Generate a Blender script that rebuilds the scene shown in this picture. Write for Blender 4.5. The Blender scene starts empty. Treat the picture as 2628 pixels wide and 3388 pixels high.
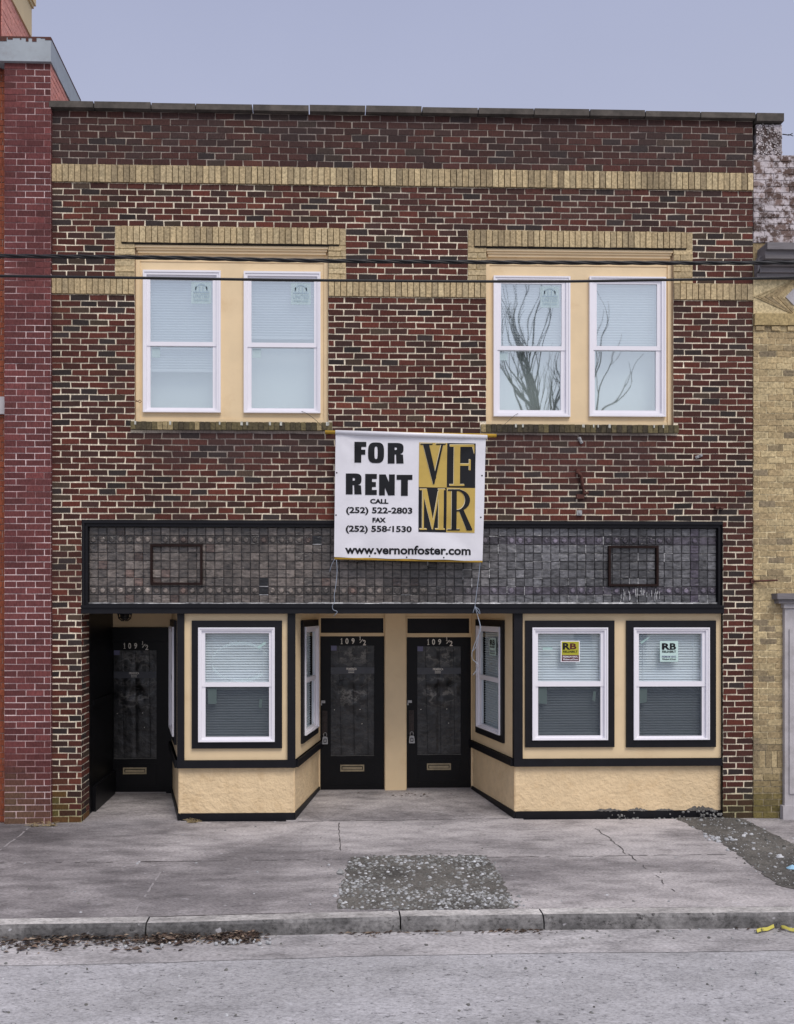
import bpy, math, random
from mathutils import Vector, Matrix, noise
random.seed(7)
sc = bpy.context.scene
# ------------------------------------------------------------------ camera
F, D, H, YAW = 2793.0, 9.83, 2.46, math.atan(0.0257)   # focal length in photo pixels, distance, eye height
CX, CY = 1142.0, 2017.0                                # principal point in the 2628 x 3388 photo
cam = bpy.data.cameras.new('camera'); co = bpy.data.objects.new('camera', cam); sc.collection.objects.link(co)
cam.sensor_fit = 'VERTICAL'; cam.sensor_height = 36; cam.lens = F/3388*36
cam.shift_x = (1314-CX)/3388; cam.shift_y = (CY-1694)/3388
co.location = (0, -D, H); co.rotation_euler = (math.radians(90), 0, -YAW)
cam.clip_start = .05; cam.clip_end = 3000
sc.camera = co
# ------------------------------------------------------------------ world and sun
SUN_EL, SUN_AZ = math.radians(56), math.radians(158)   # azimuth clockwise from +Y
w = bpy.data.worlds.new("World"); sc.world = w; w.use_nodes = True
nt = w.node_tree; nt.nodes.clear()
sky = nt.nodes.new('ShaderNodeTexSky'); sky.sky_type = 'NISHITA'; sky.sun_disc = False
sky.sun_elevation = SUN_EL; sky.sun_rotation = SUN_AZ; sky.dust_density = 3.0; sky.air_density = 1.0
ov = nt.nodes.new('ShaderNodeMix'); ov.data_type = 'RGBA'; ov.inputs['Factor'].default_value = .72
tcw = nt.nodes.new('ShaderNodeTexCoord'); sxw = nt.nodes.new('ShaderNodeSeparateXYZ'); nt.links.new(tcw.outputs['Generated'], sxw.inputs[0])
grw = nt.nodes.new('ShaderNodeValToRGB'); nt.links.new(sxw.outputs['Z'], grw.inputs[0])   # thin overcast, paler towards the horizon
grw.color_ramp.elements[0].position = .2; grw.color_ramp.elements[0].color = (.425, .43, .5, 1)
grw.color_ramp.elements[1].position = .62; grw.color_ramp.elements[1].color = (.325, .34, .463, 1)
clw = nt.nodes.new('ShaderNodeTexNoise'); clw.inputs['Scale'].default_value = 1.6; clw.inputs['Detail'].default_value = 5
nt.links.new(tcw.outputs['Generated'], clw.inputs['Vector'])
vmw = nt.nodes.new('ShaderNodeMapRange'); vmw.inputs[1].default_value = .3; vmw.inputs[2].default_value = .7; vmw.inputs[3].default_value = 9.3; vmw.inputs[4].default_value = 10.6
nt.links.new(clw.outputs['Fac'], vmw.inputs[0])
mlw = nt.nodes.new('ShaderNodeVectorMath'); mlw.operation = 'SCALE'; nt.links.new(grw.outputs[0], mlw.inputs[0]); nt.links.new(vmw.outputs[0], mlw.inputs['Scale'])
nt.links.new(mlw.outputs[0], ov.inputs[7])
nt.links.new(sky.outputs[0], ov.inputs[6])
bg = nt.nodes.new('ShaderNodeBackground'); bg.inputs[1].default_value = .1
wo = nt.nodes.new('ShaderNodeOutputWorld')
nt.links.new(ov.outputs[2], bg.inputs[0]); nt.links.new(bg.outputs[0], wo.inputs[0])
sl = bpy.data.lights.new('sun', 'SUN'); so = bpy.data.objects.new('sun', sl); sc.collection.objects.link(so)
sl.energy = 1.5; sl.angle = math.radians(30); sl.color = (1, .945, .88)
sd = Vector((math.sin(SUN_AZ)*math.cos(SUN_EL), math.cos(SUN_AZ)*math.cos(SUN_EL), math.sin(SUN_EL)))
so.rotation_euler = sd.to_track_quat('Z', 'Y').to_euler(); so.location = sd*40
sc.view_settings.view_transform = 'Standard'; sc.view_settings.look = 'None'
sc.view_settings.exposure = .55; sc.view_settings.gamma = 1
# ------------------------------------------------------------------ projection helpers (photo pixel -> place in the street)
FW = Vector((math.sin(YAW), math.cos(YAW), 0)); RT = Vector((math.cos(YAW), -math.sin(YAW), 0)); UP = Vector((0, 0, 1))
CP = Vector((0, -D, H))
def ray(px, py): return FW + RT*((px-CX)/F) + UP*((CY-py)/F)
def L(M, px, py, yl=0.0):                               # local (u, v) on the plane y=yl of frame M
    Mi = M.inverted(); o = Mi @ CP; d = Mi.to_3x3() @ ray(px, py)
    p = o + d*((yl-o.y)/d.y); return p.x, p.z
def P(px, py, Y=0.0):
    d = ray(px, py); p = CP + d*((Y-CP.y)/d.y); return p
def G(px, py, Z=0.0):
    d = ray(px, py); p = CP + d*((Z-CP.z)/d.z); return p
def R(M, x0, y0, x1, y1, yl=0.0):                       # pixel rectangle -> u0, u1, v0, v1
    xm, ym = (x0+x1)/2, (y0+y1)/2
    return L(M, x0, ym, yl)[0], L(M, x1, ym, yl)[0], L(M, xm, y1, yl)[1], L(M, xm, y0, yl)[1]
def T(x=0, y=0, z=0): return Matrix.Translation((x, y, z))
def frame(a, b):                                        # local frame: origin a, x towards b (viewer's left to right)
    x = (b-a).normalized(); z = Vector((0, 0, 1)); y = z.cross(x)
    M = Matrix((x, y, z)).transposed().to_4x4(); M.translation = a; return M
I4 = Matrix.Identity(4)
def lin(c):
    return tuple((v/255/12.92 if v <= 10.3 else ((v/255+.055)/1.055)**2.4) for v in c[:3])
def var(c, a, b):
    k = random.uniform(a, b); return tuple(v*k for v in c)
def mixc(a, b, t): return tuple(a[i]*(1-t)+b[i]*t for i in range(3))
def nz(x, y, z=0, s=1): return noise.noise(Vector((x*s, y*s, z*s)))
def sst(a, b, x):
    t = max(0, min(1, (x-a)/(b-a))); return t*t*(3-2*t)
# ------------------------------------------------------------------ materials
def nmat(name):
    m = bpy.data.materials.new(name); m.use_nodes = True
    return m, m.node_tree, m.node_tree.nodes['Principled BSDF']
def coords(nt, scale=(1, 1, 1)):
    tc = nt.nodes.new('ShaderNodeTexCoord'); mp = nt.nodes.new('ShaderNodeMapping'); mp.inputs['Scale'].default_value = scale
    nt.links.new(tc.outputs['Object'], mp.inputs['Vector']); return mp.outputs[0]
def noisen(nt, vec, scale, detail=4, rough=.6):
    n = nt.nodes.new('ShaderNodeTexNoise'); n.inputs['Scale'].default_value = scale
    n.inputs['Detail'].default_value = detail; n.inputs['Roughness'].default_value = rough
    nt.links.new(vec, n.inputs['Vector']); return n.outputs['Fac']
def rampn(nt, fac, stops):
    r = nt.nodes.new('ShaderNodeValToRGB'); e = r.color_ramp.elements
    while len(e) < len(stops): e.new(.5)
    for k, (p, c) in enumerate(stops):
        e[k].position = p; e[k].color = tuple(c)+(1,) if len(c) == 3 else c
    nt.links.new(fac, r.inputs[0]); return r.outputs[0]
def mixn(nt, a, b, fac, mode='MIX'):
    m = nt.nodes.new('ShaderNodeMix'); m.data_type = 'RGBA'; m.blend_type = mode
    for sk, v in ((m.inputs['Factor'], fac), (m.inputs[6], a), (m.inputs[7], b)):
        if isinstance(v, (int, float)): sk.default_value = v
        elif isinstance(v, tuple): sk.default_value = v+(1,)
        else: nt.links.new(v, sk)
    return m.outputs[2]
def bumpn(nt, h, strength, dist, bsdf):
    b = nt.nodes.new('ShaderNodeBump'); b.inputs['Strength'].default_value = strength; b.inputs['Distance'].default_value = dist
    nt.links.new(h, b.inputs['Height']); nt.links.new(b.outputs[0], bsdf.inputs['Normal'])
def gray(v): return (v, v, v)
def attr_mat(name, rough=.85, nscale=60, var=.25, bump=.3, stretch=(1, 1, 1), spec=.3, dist=.004):
    m, nt, b = nmat(name)
    a = nt.nodes.new('ShaderNodeAttribute'); a.attribute_name = 'Col'
    v = coords(nt, stretch); n = noisen(nt, v, nscale, 5, .65)
    c = mixn(nt, a.outputs['Color'], rampn(nt, n, [(.25, gray(1-var*1.6)), (.75, gray(1+var*1.2))]), 1.0, 'MULTIPLY')
    nt.links.new(c, b.inputs['Base Color']); b.inputs['Roughness'].default_value = rough
    b.inputs['Specular IOR Level'].default_value = spec
    bumpn(nt, n, bump, dist, b); return m
def plain(name, col, rough=.6, var=.12, nscale=8, bump=.0, bscale=60, metal=0, spec=.4, stretch=(1, 1, 1), dirt=None, dscale=2, dlo=.55, dhi=.75, dist=.004):
    m, nt, b = nmat(name); c = lin(col); v = coords(nt, stretch)
    n = noisen(nt, v, nscale, 5, .6)
    out = rampn(nt, n, [(.3, tuple(x*(1-var) for x in c)), (.7, tuple(min(1, x*(1+var)) for x in c))])
    if dirt:
        d = noisen(nt, v, dscale, 7, .7); out = mixn(nt, out, lin(dirt), rampn(nt, d, [(dlo, gray(0)), (dhi, gray(.85))]))
    nt.links.new(out, b.inputs['Base Color'])
    b.inputs['Roughness'].default_value = rough; b.inputs['Metallic'].default_value = metal; b.inputs['Specular IOR Level'].default_value = spec
    if bump: bumpn(nt, noisen(nt, v, bscale, 4, .6), bump, dist, b)
    return m
MT = {}
MT['brick'] = attr_mat('weathered_brick', .88, 70, .28, .5, (1, 1, .35))
MT['tanbrick'] = attr_mat('tan_brick', .9, 38, .34, .8)
MT['tile'] = attr_mat('prism_glass_tile', .14, 13, .7, .9, (1, 1, 2.2), .7, .012)
MT['stone'] = plain('dark_coping_stone', (92, 86, 80), .9, .3, 9, .5, 40, dirt=(52, 49, 46), dscale=3, dlo=.4, dhi=.7)
MT['beige'] = plain('beige_paint', (229, 205, 165), .55, .05, 3, .15, 90, dirt=(205, 172, 125), dscale=2.2, dlo=.56, dhi=.95)
MT['stucco'] = plain('beige_stucco', (226, 201, 161), .75, .07, 6, 1.0, 17, dirt=(198, 165, 118), dscale=5, dlo=.52, dhi=.95, dist=.018)
MT['black'] = plain('black_paint', (20, 20, 25), .5, .2, 6, .2, 50, spec=.25, dirt=(42, 41, 44), dscale=9, dlo=.6, dhi=.85)
MT['doorblack'] = plain('worn_black_door_paint', (11, 11, 14), .42, .25, 6, .25, 40, spec=.22, dirt=(60, 52, 48), dscale=6, dlo=.68, dhi=.8)
MT['white'] = plain('white_vinyl', (236, 234, 240), .35, .02, 3)
MT['blind'] = plain('white_blind_slat', (222, 228, 232), .55, .04, 3)
MT['room'] = plain('pale_room_wall', (236, 244, 240), .9, .05, 1)
MT['dark'] = plain('dark_interior', (40, 40, 42), .9, .1, 1)
MT['metal'] = plain('galvanised_metal', (158, 166, 172), .5, .08, 4, metal=0.0, dirt=(140, 142, 146), dscale=3)
MT['rust'] = plain('rusty_iron', (86, 52, 44), .85, .35, 20, .5, 60)
MT['brass'] = plain('dull_brass', (142, 130, 106), .4, .2, 14)
MT['lockgrey'] = plain('scratched_grey_metal', (165, 165, 165), .4, .2, 40, metal=.4)
MT['rubber'] = plain('black_cable_rubber', (26, 26, 28), .5, .1, 10)
MT['gold'] = plain('gold_print', (190, 162, 82), .4, .1, 5)
MT['goldrod'] = plain('yellow_rod_paint', (188, 150, 52), .45, .15, 9)
MT['ink'] = plain('black_print', (15, 15, 19), .32, .05, 5, spec=.35)
MT['paleink'] = plain('pale_print', (226, 214, 178), .4, .05, 5)
MT['banner'] = plain('white_banner_vinyl', (226, 225, 230), .3, .03, 4, .1, 6, dirt=(196, 192, 190), dscale=3, dlo=.6, dhi=.9, dist=.02)
MT['string'] = plain('frayed_blue_grey_string', (158, 168, 182), .8, .1, 30)
MT['yellow'] = plain('yellow_sticker', (176, 172, 52), .4, .03, 4)
MT['maroon'] = plain('maroon_sticker', (84, 26, 34), .4, .05, 4)
MT['palesticker'] = plain('pale_sticker', (196, 222, 216), .5, .03, 4)
MT['digit'] = plain('pale_door_digit', (236, 230, 218), .5, .05, 30)
MT['lilac'] = plain('lilac_sticker', (110, 110, 140), .5, .1, 60)
MT['wood'] = plain('weathered_grey_wood', (120, 116, 118), .85, .25, 8, .4, 30, stretch=(.3, 1, 3), dirt=(70, 66, 66), dscale=4, dlo=.5, dhi=.75)
MT['limestone'] = plain('pale_limestone', (182, 178, 180), .85, .1, 5, .25, 40, dirt=(140, 136, 134), dscale=3, dlo=.5, dhi=.8)
MT['orange'] = plain('orange_brown_brick_wall', (140, 76, 52), .9, .2, 20, .3)
MT['cream'] = plain('cream_fascia', (212, 190, 148), .6, .06, 4)
MT['leaf'] = attr_mat('dead_leaf', .8, 30, .25, .2)
MT['pebble'] = attr_mat('broken_stone', .85, 40, .25, .6)
MT['tape'] = plain('yellow_black_tape', (196, 186, 88), .5, .05, 5, dirt=(60, 60, 40), dscale=18, dlo=.55, dhi=.6)
MT['bluescrap'] = plain('pale_blue_plastic', (150, 190, 214), .4, .1, 20)
MT['bark'] = plain('bark', (58, 50, 46), .9, .2, 8, .4, 20)
MT['straw'] = plain('dry_straw', (176, 158, 120), .8, .2, 10)
MT['roof'] = plain('roof_felt', (70, 70, 72), .9)
def film_mat2():
    m, nt, b = nmat('crinkled_black_film'); v = coords(nt, (1, 1, 1.3)); a = nt.nodes.new('ShaderNodeAttribute'); a.attribute_name = 'Col'
    sp = nt.nodes.new('ShaderNodeSeparateColor'); nt.links.new(a.outputs['Color'], sp.inputs[0])
    n = noisen(nt, v, 5.2, 4, .6); big = noisen(nt, v, 4, 3, .5)
    ln = rampn(nt, n, [(.4, gray(0)), (.5, gray(1)), (.515, gray(.2)), (.6, gray(0))])       # wrinkle highlights painted in as pale lines
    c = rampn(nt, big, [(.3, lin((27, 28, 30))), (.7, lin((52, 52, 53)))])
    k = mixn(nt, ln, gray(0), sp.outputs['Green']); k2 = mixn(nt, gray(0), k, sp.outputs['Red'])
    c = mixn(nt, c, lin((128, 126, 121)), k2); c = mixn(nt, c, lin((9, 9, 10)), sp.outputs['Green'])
    nt.links.new(c, b.inputs['Base Color']); b.inputs['Roughness'].default_value = .34; b.inputs['Specular IOR Level'].default_value = .5
    bumpn(nt, n, .7, .03, b); return m
def film_mat():
    m, nt, b = nmat('crinkled_black_film'); v = coords(nt, (.8, 1, 1.6)); n = noisen(nt, v, 5, 3, .5)
    n2 = noisen(nt, v, 22, 3, .5)
    nt.links.new(rampn(nt, n2, [(.3, lin((31, 32, 34))), (.75, lin((42, 42, 43)))]), b.inputs['Base Color'])
    b.inputs['Roughness'].default_value = .32; b.inputs['Specular IOR Level'].default_value = .55
    bumpn(nt, n, .5, .03, b); return m
MT['film'] = film_mat2(); MT['glint_edge'] = plain('film_glint_and_edge', (74, 73, 71), .5, .3, 30); MT['lockbrown'] = plain('dark_brown_lock_plate', (50, 40, 36), .5, .3, 20)
def glass_mat(name, refl, tint, wav):
    m = bpy.data.materials.new(name); m.use_nodes = True; nt = m.node_tree; nt.nodes.clear()
    o = nt.nodes.new('ShaderNodeOutputMaterial'); mx = nt.nodes.new('ShaderNodeMixShader')
    t = nt.nodes.new('ShaderNodeBsdfTransparent'); t.inputs[0].default_value = tint+(1,)
    g = nt.nodes.new('ShaderNodeBsdfGlossy'); g.inputs['Roughness'].default_value = .015
    g.inputs[0].default_value = (.93, 1, .99, 1)
    mx.inputs[0].default_value = refl
    nt.links.new(t.outputs[0], mx.inputs[1]); nt.links.new(g.outputs[0], mx.inputs[2]); nt.links.new(mx.outputs[0], o.inputs[0])
    n = noisen(nt, coords(nt), 1.0, 1, .4); b = nt.nodes.new('ShaderNodeBump'); b.inputs['Strength'].default_value = 1
    b.inputs['Distance'].default_value = wav; nt.links.new(n, b.inputs['Height']); nt.links.new(b.outputs[0], g.inputs['Normal'])
    return m
MT['glass_up'] = glass_mat('reflective_window_glass', .6, (.96, 1, 1), .009)
MT['glass_low'] = glass_mat('shop_window_glass', .2, (.93, .97, .98), .004)
def screen_mat():
    m = bpy.data.materials.new('insect_screen'); m.use_nodes = True; nt = m.node_tree; nt.nodes.clear()
    o = nt.nodes.new('ShaderNodeOutputMaterial'); mx = nt.nodes.new('ShaderNodeMixShader'); mx.inputs[0].default_value = .6
    t = nt.nodes.new('ShaderNodeBsdfTransparent'); d = nt.nodes.new('ShaderNodeBsdfDiffuse'); d.inputs[0].default_value = lin((44, 49, 56))+(1,)
    nt.links.new(t.outputs[0], mx.inputs[1]); nt.links.new(d.outputs[0], mx.inputs[2]); nt.links.new(mx.outputs[0], o.inputs[0]); return m
MT['screen'] = screen_mat(); MT['vent'] = plain('brown_vent_iron', (40, 29, 27), .85, .2, 12, spec=.1)
def ghost_mat(nm='faint_translucent_label', fac=.6):
    m = bpy.data.materials.new(nm); m.use_nodes = True; nt = m.node_tree; nt.nodes.clear()
    o = nt.nodes.new('ShaderNodeOutputMaterial'); mx = nt.nodes.new('ShaderNodeMixShader'); mx.inputs[0].default_value = fac
    t = nt.nodes.new('ShaderNodeBsdfTransparent'); d = nt.nodes.new('ShaderNodeBsdfDiffuse'); d.inputs[0].default_value = lin((205, 225, 228))+(1,)
    nt.links.new(t.outputs[0], mx.inputs[1]); nt.links.new(d.outputs[0], mx.inputs[2]); nt.links.new(mx.outputs[0], o.inputs[0]); return m
MT['ghost'] = ghost_mat(); MT['ghost2'] = ghost_mat('faint_film_trace', .34)
MT['faintprint'] = plain('faint_grey_print', (160, 180, 192), .5)
def concrete_mat(name, lo, hi, dk, pits, streak=.45, fine=70, seed=0, pt=.64, mid_=.9, fc=.85):
    m, nt, b = nmat(name); v = coords(nt, (streak, 1, 1)); mp = v.node; mp.inputs['Location'].default_value = (seed, seed*.7, 0)
    big = noisen(nt, v, .9, 6, .62); mid = noisen(nt, v, 6, 6, .7); fin = noisen(nt, v, fine, 4, .7)
    c = rampn(nt, big, [(.4, lin(lo)), (.58, lin(hi))])
    c = mixn(nt, c, rampn(nt, mid, [(.32, gray(.6)), (.5, gray(1)), (.7, gray(1.22))]), mid_, 'MULTIPLY')
    c = mixn(nt, c, rampn(nt, fin, [(.32, gray(.5)), (.5, gray(1)), (.7, gray(1.4))]), fc, 'MULTIPLY')
    pv = noisen(nt, v, pits, 3, .75)
    c = mixn(nt, c, lin(dk), rampn(nt, pv, [(pt, gray(0)), (pt+.07, gray(.75))]))
    lv = noisen(nt, v, pits*.7, 2, .6)
    c = mixn(nt, c, lin((205, 204, 208)), rampn(nt, lv, [(.69, gray(0)), (.74, gray(.55))]))
    nt.links.new(c, b.inputs['Base Color']); b.inputs['Roughness'].default_value = .92; b.inputs['Specular IOR Level'].default_value = .25
    bumpn(nt, fin, .5, .006, b); return m
MT['pavement'] = concrete_mat('worn_pavement_concrete', (124, 120, 121), (178, 173, 173), (84, 82, 84), 26)
m = MT['pavement']; nt = m.node_tree; b = nt.nodes['Principled BSDF']       # old grime worn into the left half of the pavement
v = coords(nt, (.4, 1, 1)); sx = nt.nodes.new('ShaderNodeSeparateXYZ'); nt.links.new(nt.nodes['Texture Coordinate'].outputs['Object'], sx.inputs[0])
mr = nt.nodes.new('ShaderNodeMapRange'); nt.links.new(sx.outputs['X'], mr.inputs[0])
for i_, q_ in enumerate((-.6, -3.0, 0, .34)): mr.inputs[i_+1].default_value = q_
mm = nt.nodes.new('ShaderNodeMath'); mm.operation = 'ADD'; nt.links.new(noisen(nt, v, 1.7, 7, .7), mm.inputs[0]); nt.links.new(mr.outputs[0], mm.inputs[1])
old = b.inputs['Base Color'].links[0].from_socket
nt.links.new(mixn(nt, old, (.36, .35, .36), rampn(nt, mm.outputs[0], [(.62, gray(0)), (.86, gray(.7))]), 'MULTIPLY'), b.inputs['Base Color'])
MT['road'] = concrete_mat('speckled_road_concrete', (161, 160, 162), (175, 174, 177), (70, 70, 72), 27, .5, 80, 4, .61, .5, .75)
MT['gutter'] = concrete_mat('gutter_concrete', (160, 157, 158), (180, 177, 178), (100, 96, 94), 14, .4, 70, 9)
MT['kerb'] = concrete_mat('rough_kerb_stone', (84, 83, 83), (132, 130, 129), (44, 43, 42), 15, .8, 26, 2, .62, .9, 1.0)
MT['kerbtop'] = concrete_mat('worn_kerb_top', (160, 157, 155), (194, 191, 188), (104, 100, 98), 16, .5, 60, 5)
MT['crack'] = plain('dark_joint', (84, 80, 80), .95, .3, 20)
MT['joint'] = plain('pale_filled_joint', (150, 146, 147), .95, .1, 20)
MT['dirt'] = concrete_mat('gravelly_dirt', (80, 78, 75), (108, 105, 100), (46, 45, 43), 24, .9, 60, 3)
MT['ground'] = plain('far_ground', (120, 118, 112), .95, .2, .5)
# ------------------------------------------------------------------ mesh helpers
class MB:
    def __init__(s, M=I4): s.v = []; s.f = []; s.mi = []; s.c = []; s.M = M; s.col = (1, 1, 1); s.m = 0; s.smooth = []
    def vert(s, p): s.v.append(tuple(s.M @ Vector(p))); s.c.append(s.col); return len(s.v)-1
    def face(s, pts, smooth=False):
        s.f.append([s.vert(p) for p in pts]); s.mi.append(s.m); s.smooth.append(smooth)
    def idx(s, ids, smooth=False): s.f.append(list(ids)); s.mi.append(s.m); s.smooth.append(smooth)
    def box(s, x0, x1, y0, y1, z0, z1, skip=''):
        i = [s.vert(p) for p in ((x0, y0, z0), (x1, y0, z0), (x1, y1, z0), (x0, y1, z0), (x0, y0, z1), (x1, y0, z1), (x1, y1, z1), (x0, y1, z1))]
        for k, q in (('f', (0, 1, 5, 4)), ('r', (1, 2, 6, 5)), ('b', (2, 3, 7, 6)), ('l', (3, 0, 4, 7)), ('t', (4, 5, 6, 7)), ('d', (3, 2, 1, 0))):
            if k not in skip: s.idx([i[j] for j in q])
    def slab(s, x0, x1, z0, z1, holes, y0, y1, back=True):         # slab with rectangular openings
        xs = sorted({x0, x1, *[min(max(h[k], x0), x1) for h in holes for k in (0, 1)]})
        zs = sorted({z0, z1, *[min(max(h[k], z0), z1) for h in holes for k in (2, 3)]})
        nx, nz_ = len(xs)-1, len(zs)-1
        def solid(i, j):
            if not (0 <= i < nx and 0 <= j < nz_): return False
            a, c = (xs[i]+xs[i+1])/2, (zs[j]+zs[j+1])/2
            return not any(h[0] < a < h[1] and h[2] < c < h[3] for h in holes)
        for i in range(nx):
            for j in range(nz_):
                if not solid(i, j): continue
                a, b_, c, d = xs[i], xs[i+1], zs[j], zs[j+1]
                s.face([(a, y0, c), (b_, y0, c), (b_, y0, d), (a, y0, d)])
                if back: s.face([(b_, y1, c), (a, y1, c), (a, y1, d), (b_, y1, d)])
                if not solid(i-1, j): s.face([(a, y1, c), (a, y0, c), (a, y0, d), (a, y1, d)])
                if not solid(i+1, j): s.face([(b_, y0, c), (b_, y1, c), (b_, y1, d), (b_, y0, d)])
                if not solid(i, j-1): s.face([(a, y1, c), (b_, y1, c), (b_, y0, c), (a, y0, c)])
                if not solid(i, j+1): s.face([(a, y0, d), (b_, y0, d), (b_, y1, d), (a, y1, d)])
    def prism(s, pts, y0, y1):                                     # polygon in x,z extruded along y
        n = len(pts); a = [s.vert((x, y0, z)) for x, z in pts]; b = [s.vert((x, y1, z)) for x, z in pts]
        s.idx(a); s.idx(b[::-1])
        for k in range(n): s.idx([a[k], b[k], b[(k+1) % n], a[(k+1) % n]])
    def tube(s, pts, r, n=6, cap=True):
        rings = []; pts = [Vector(p) for p in pts]
        for k, p in enumerate(pts):
            t = (pts[min(k+1, len(pts)-1)]-pts[max(k-1, 0)]).normalized()
            q = Vector((0, 0, 1)) if abs(t.z) < .9 else Vector((0, 1, 0))
            a = t.cross(q).normalized(); b = t.cross(a)
            rr = r[k] if isinstance(r, (list, tuple)) else r
            rings.append([s.vert(p + a*(rr*math.cos(2*math.pi*j/n)) + b*(rr*math.sin(2*math.pi*j/n))) for j in range(n)])
        for k in range(len(rings)-1):
            for j in range(n): s.idx([rings[k][j], rings[k][(j+1) % n], rings[k+1][(j+1) % n], rings[k+1][j]], True)
        if cap: s.idx(rings[0][::-1]); s.idx(rings[-1])
    def build(s, name, mats, parent=None, label=None, cat=None, group=None, kind=None):
        me = bpy.data.meshes.new(name); me.from_pydata(s.v, [], s.f)
        if not isinstance(mats, (list, tuple)): mats = [mats]
        for m in mats: me.materials.append(MT[m] if isinstance(m, str) else m)
        me.polygons.foreach_set('material_index', s.mi); me.polygons.foreach_set('use_smooth', s.smooth)
        a = me.color_attributes.new('Col', 'FLOAT_COLOR', 'POINT')
        a.data.foreach_set('color', [x for c in s.c for x in (c[0], c[1], c[2], 1)])
        me.update()
        o = bpy.data.objects.new(name, me); sc.collection.objects.link(o)
        if parent: o.parent = parent
        tag(o, label, cat, group, kind); return o
def tag(o, label=None, cat=None, group=None, kind=None):
    for k, v in (('label', label), ('category', cat), ('group', group), ('kind', kind)):
        if v: o[k] = v
    return o
def empty(name, label, cat, group=None, loc=(0, 0, 0)):
    o = bpy.data.objects.new(name, None); sc.collection.objects.link(o); o.location = loc; o.empty_display_size = .2
    return tag(o, label, cat, group)
def text_geo(body, bold=0.0):
    cu = bpy.data.curves.new('lettering', 'FONT'); cu.body = body; cu.offset = bold; cu.resolution_u = 3
    o = bpy.data.objects.new('lettering', cu); sc.collection.objects.link(o)
    bpy.context.view_layer.update(); dg = bpy.context.evaluated_depsgraph_get()
    me = bpy.data.meshes.new_from_object(o.evaluated_get(dg))
    v = [(q.co.x, q.co.y) for q in me.vertices]; f = [list(p.vertices) for p in me.polygons]
    bpy.data.objects.remove(o); bpy.data.curves.remove(cu); bpy.data.meshes.remove(me)
    return v, f
def fit_text(mb, body, u0, u1, v0, v1, y, bold=0.0, warp=None):     # lettering fitted to a box
    v, f = text_geo(body, bold)
    xa, xb = min(p[0] for p in v), max(p[0] for p in v); za, zb = min(p[1] for p in v), max(p[1] for p in v)
    ids = []
    for x, z in v:
        q = (u0+(x-xa)/(xb-xa)*(u1-u0), v0+(z-za)/(zb-za)*(v1-v0))
        ids.append(mb.vert(warp(*q, y) if warp else (q[0], y, q[1])))
    for p in f: mb.idx([ids[k] for k in p])
# ------------------------------------------------------------------ brickwork
PAL = [((88, 47, 39), 6), ((97, 50, 40), 3), ((80, 47, 40), 5), ((70, 47, 42), 3.4), ((59, 50, 48), 2), ((77, 62, 51), 1), ((108, 60, 47), .6)]
PALT = [((198, 178, 138), 4), ((188, 167, 128), 3), ((206, 188, 149), 3), ((174, 155, 120), 1.5), ((160, 144, 115), 1)]
def pick(pal):
    t = random.random()*sum(p[1] for p in pal)
    for c, k in pal:
        t -= k
        if t <= 0: return c
    return pal[-1][0]
def bricks(mb, u0, u1, v0, v1, rows, bw, holes, colf, joint=.013, yf=0.0, dep=.007, phase=0.0, jit=.0042, vj=None, r0=0):
    ch = (v1-v0)/rows; vj = joint if vj is None else vj
    for r in range(rows):
        zb, zt = v1-(r+1)*ch+vj/2, v1-r*ch-vj/2; zm = (zb+zt)/2
        spans = [(u0, u1)]
        for h in holes:
            if h[2]-.001 < zm < h[3]+.001:
                ns = []
                for a, b in spans:
                    if h[1] <= a or h[0] >= b: ns.append((a, b)); continue
                    if h[0] > a: ns.append((a, h[0]))
                    if h[1] < b: ns.append((h[1], b))
                spans = ns
        off = phase + (bw/2 if (r+r0) % 2 else 0)
        for a, b in spans:
            k = math.floor((a-off)/bw); x = off+k*bw; cuts = []
            while x < b: cuts.append(x); x += bw
            cuts = [a]+[c+random.uniform(-1, 1)*jit*3 for c in cuts if a+.05 < c < b-.05]+[b]
            for p, q in zip(cuts, cuts[1:]):
                xa, xb = p+(joint/2 if p != a else .002), q-(joint/2 if q != b else .002)
                if xb-xa < .02: continue
                j = lambda: random.uniform(-jit, jit)
                yy = yf+random.uniform(-.0025, .0015); ti = random.uniform(-.002, .002)
                mb.col = lin(colf((xa+xb)/2, zm))
                pts = [(xa+j(), zb+j()), (xb+j(), zb+j()), (xb+j(), zt+j()), (xa+j(), zt+j())]
                i = [mb.vert((x_, yy+(ti if n_ > 1 else -ti), z_)) for n_, (x_, z_) in enumerate(pts)] + [mb.vert((x_, yf+dep, z_)) for x_, z_ in pts]
                for qd in ((0, 1, 2, 3), (1, 5, 6, 2), (4, 0, 3, 7), (3, 2, 6, 7), (4, 5, 1, 0)): mb.idx([i[t] for t in qd])
def soldiers(mb, u0, u1, v0, v1, pitch, colf, joint=.0105, yf=-.006, dep=.02, jit=.002):
    n = max(1, round((u1-u0)/pitch)); p = (u1-u0)/n
    for k in range(n):
        xa, xb = u0+k*p+joint/2, u0+(k+1)*p-joint/2
        j = lambda: random.uniform(-jit, jit); yy = yf+random.uniform(-.004, .003)
        mb.col = lin(colf((xa+xb)/2, (v0+v1)/2))
        pts = [(xa+j(), v0+joint/2+j()), (xb+j(), v0+joint/2+j()), (xb+j(), v1-joint/2+j()), (xa+j(), v1-joint/2+j())]
        i = [mb.vert((x, yy, z)) for x, z in pts]+[mb.vert((x, yf+dep, z)) for x, z in pts]
        for qd in ((0, 1, 2, 3), (1, 5, 6, 2), (4, 0, 3, 7), (3, 2, 6, 7), (4, 5, 1, 0)): mb.idx([i[t] for t in qd])
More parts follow.
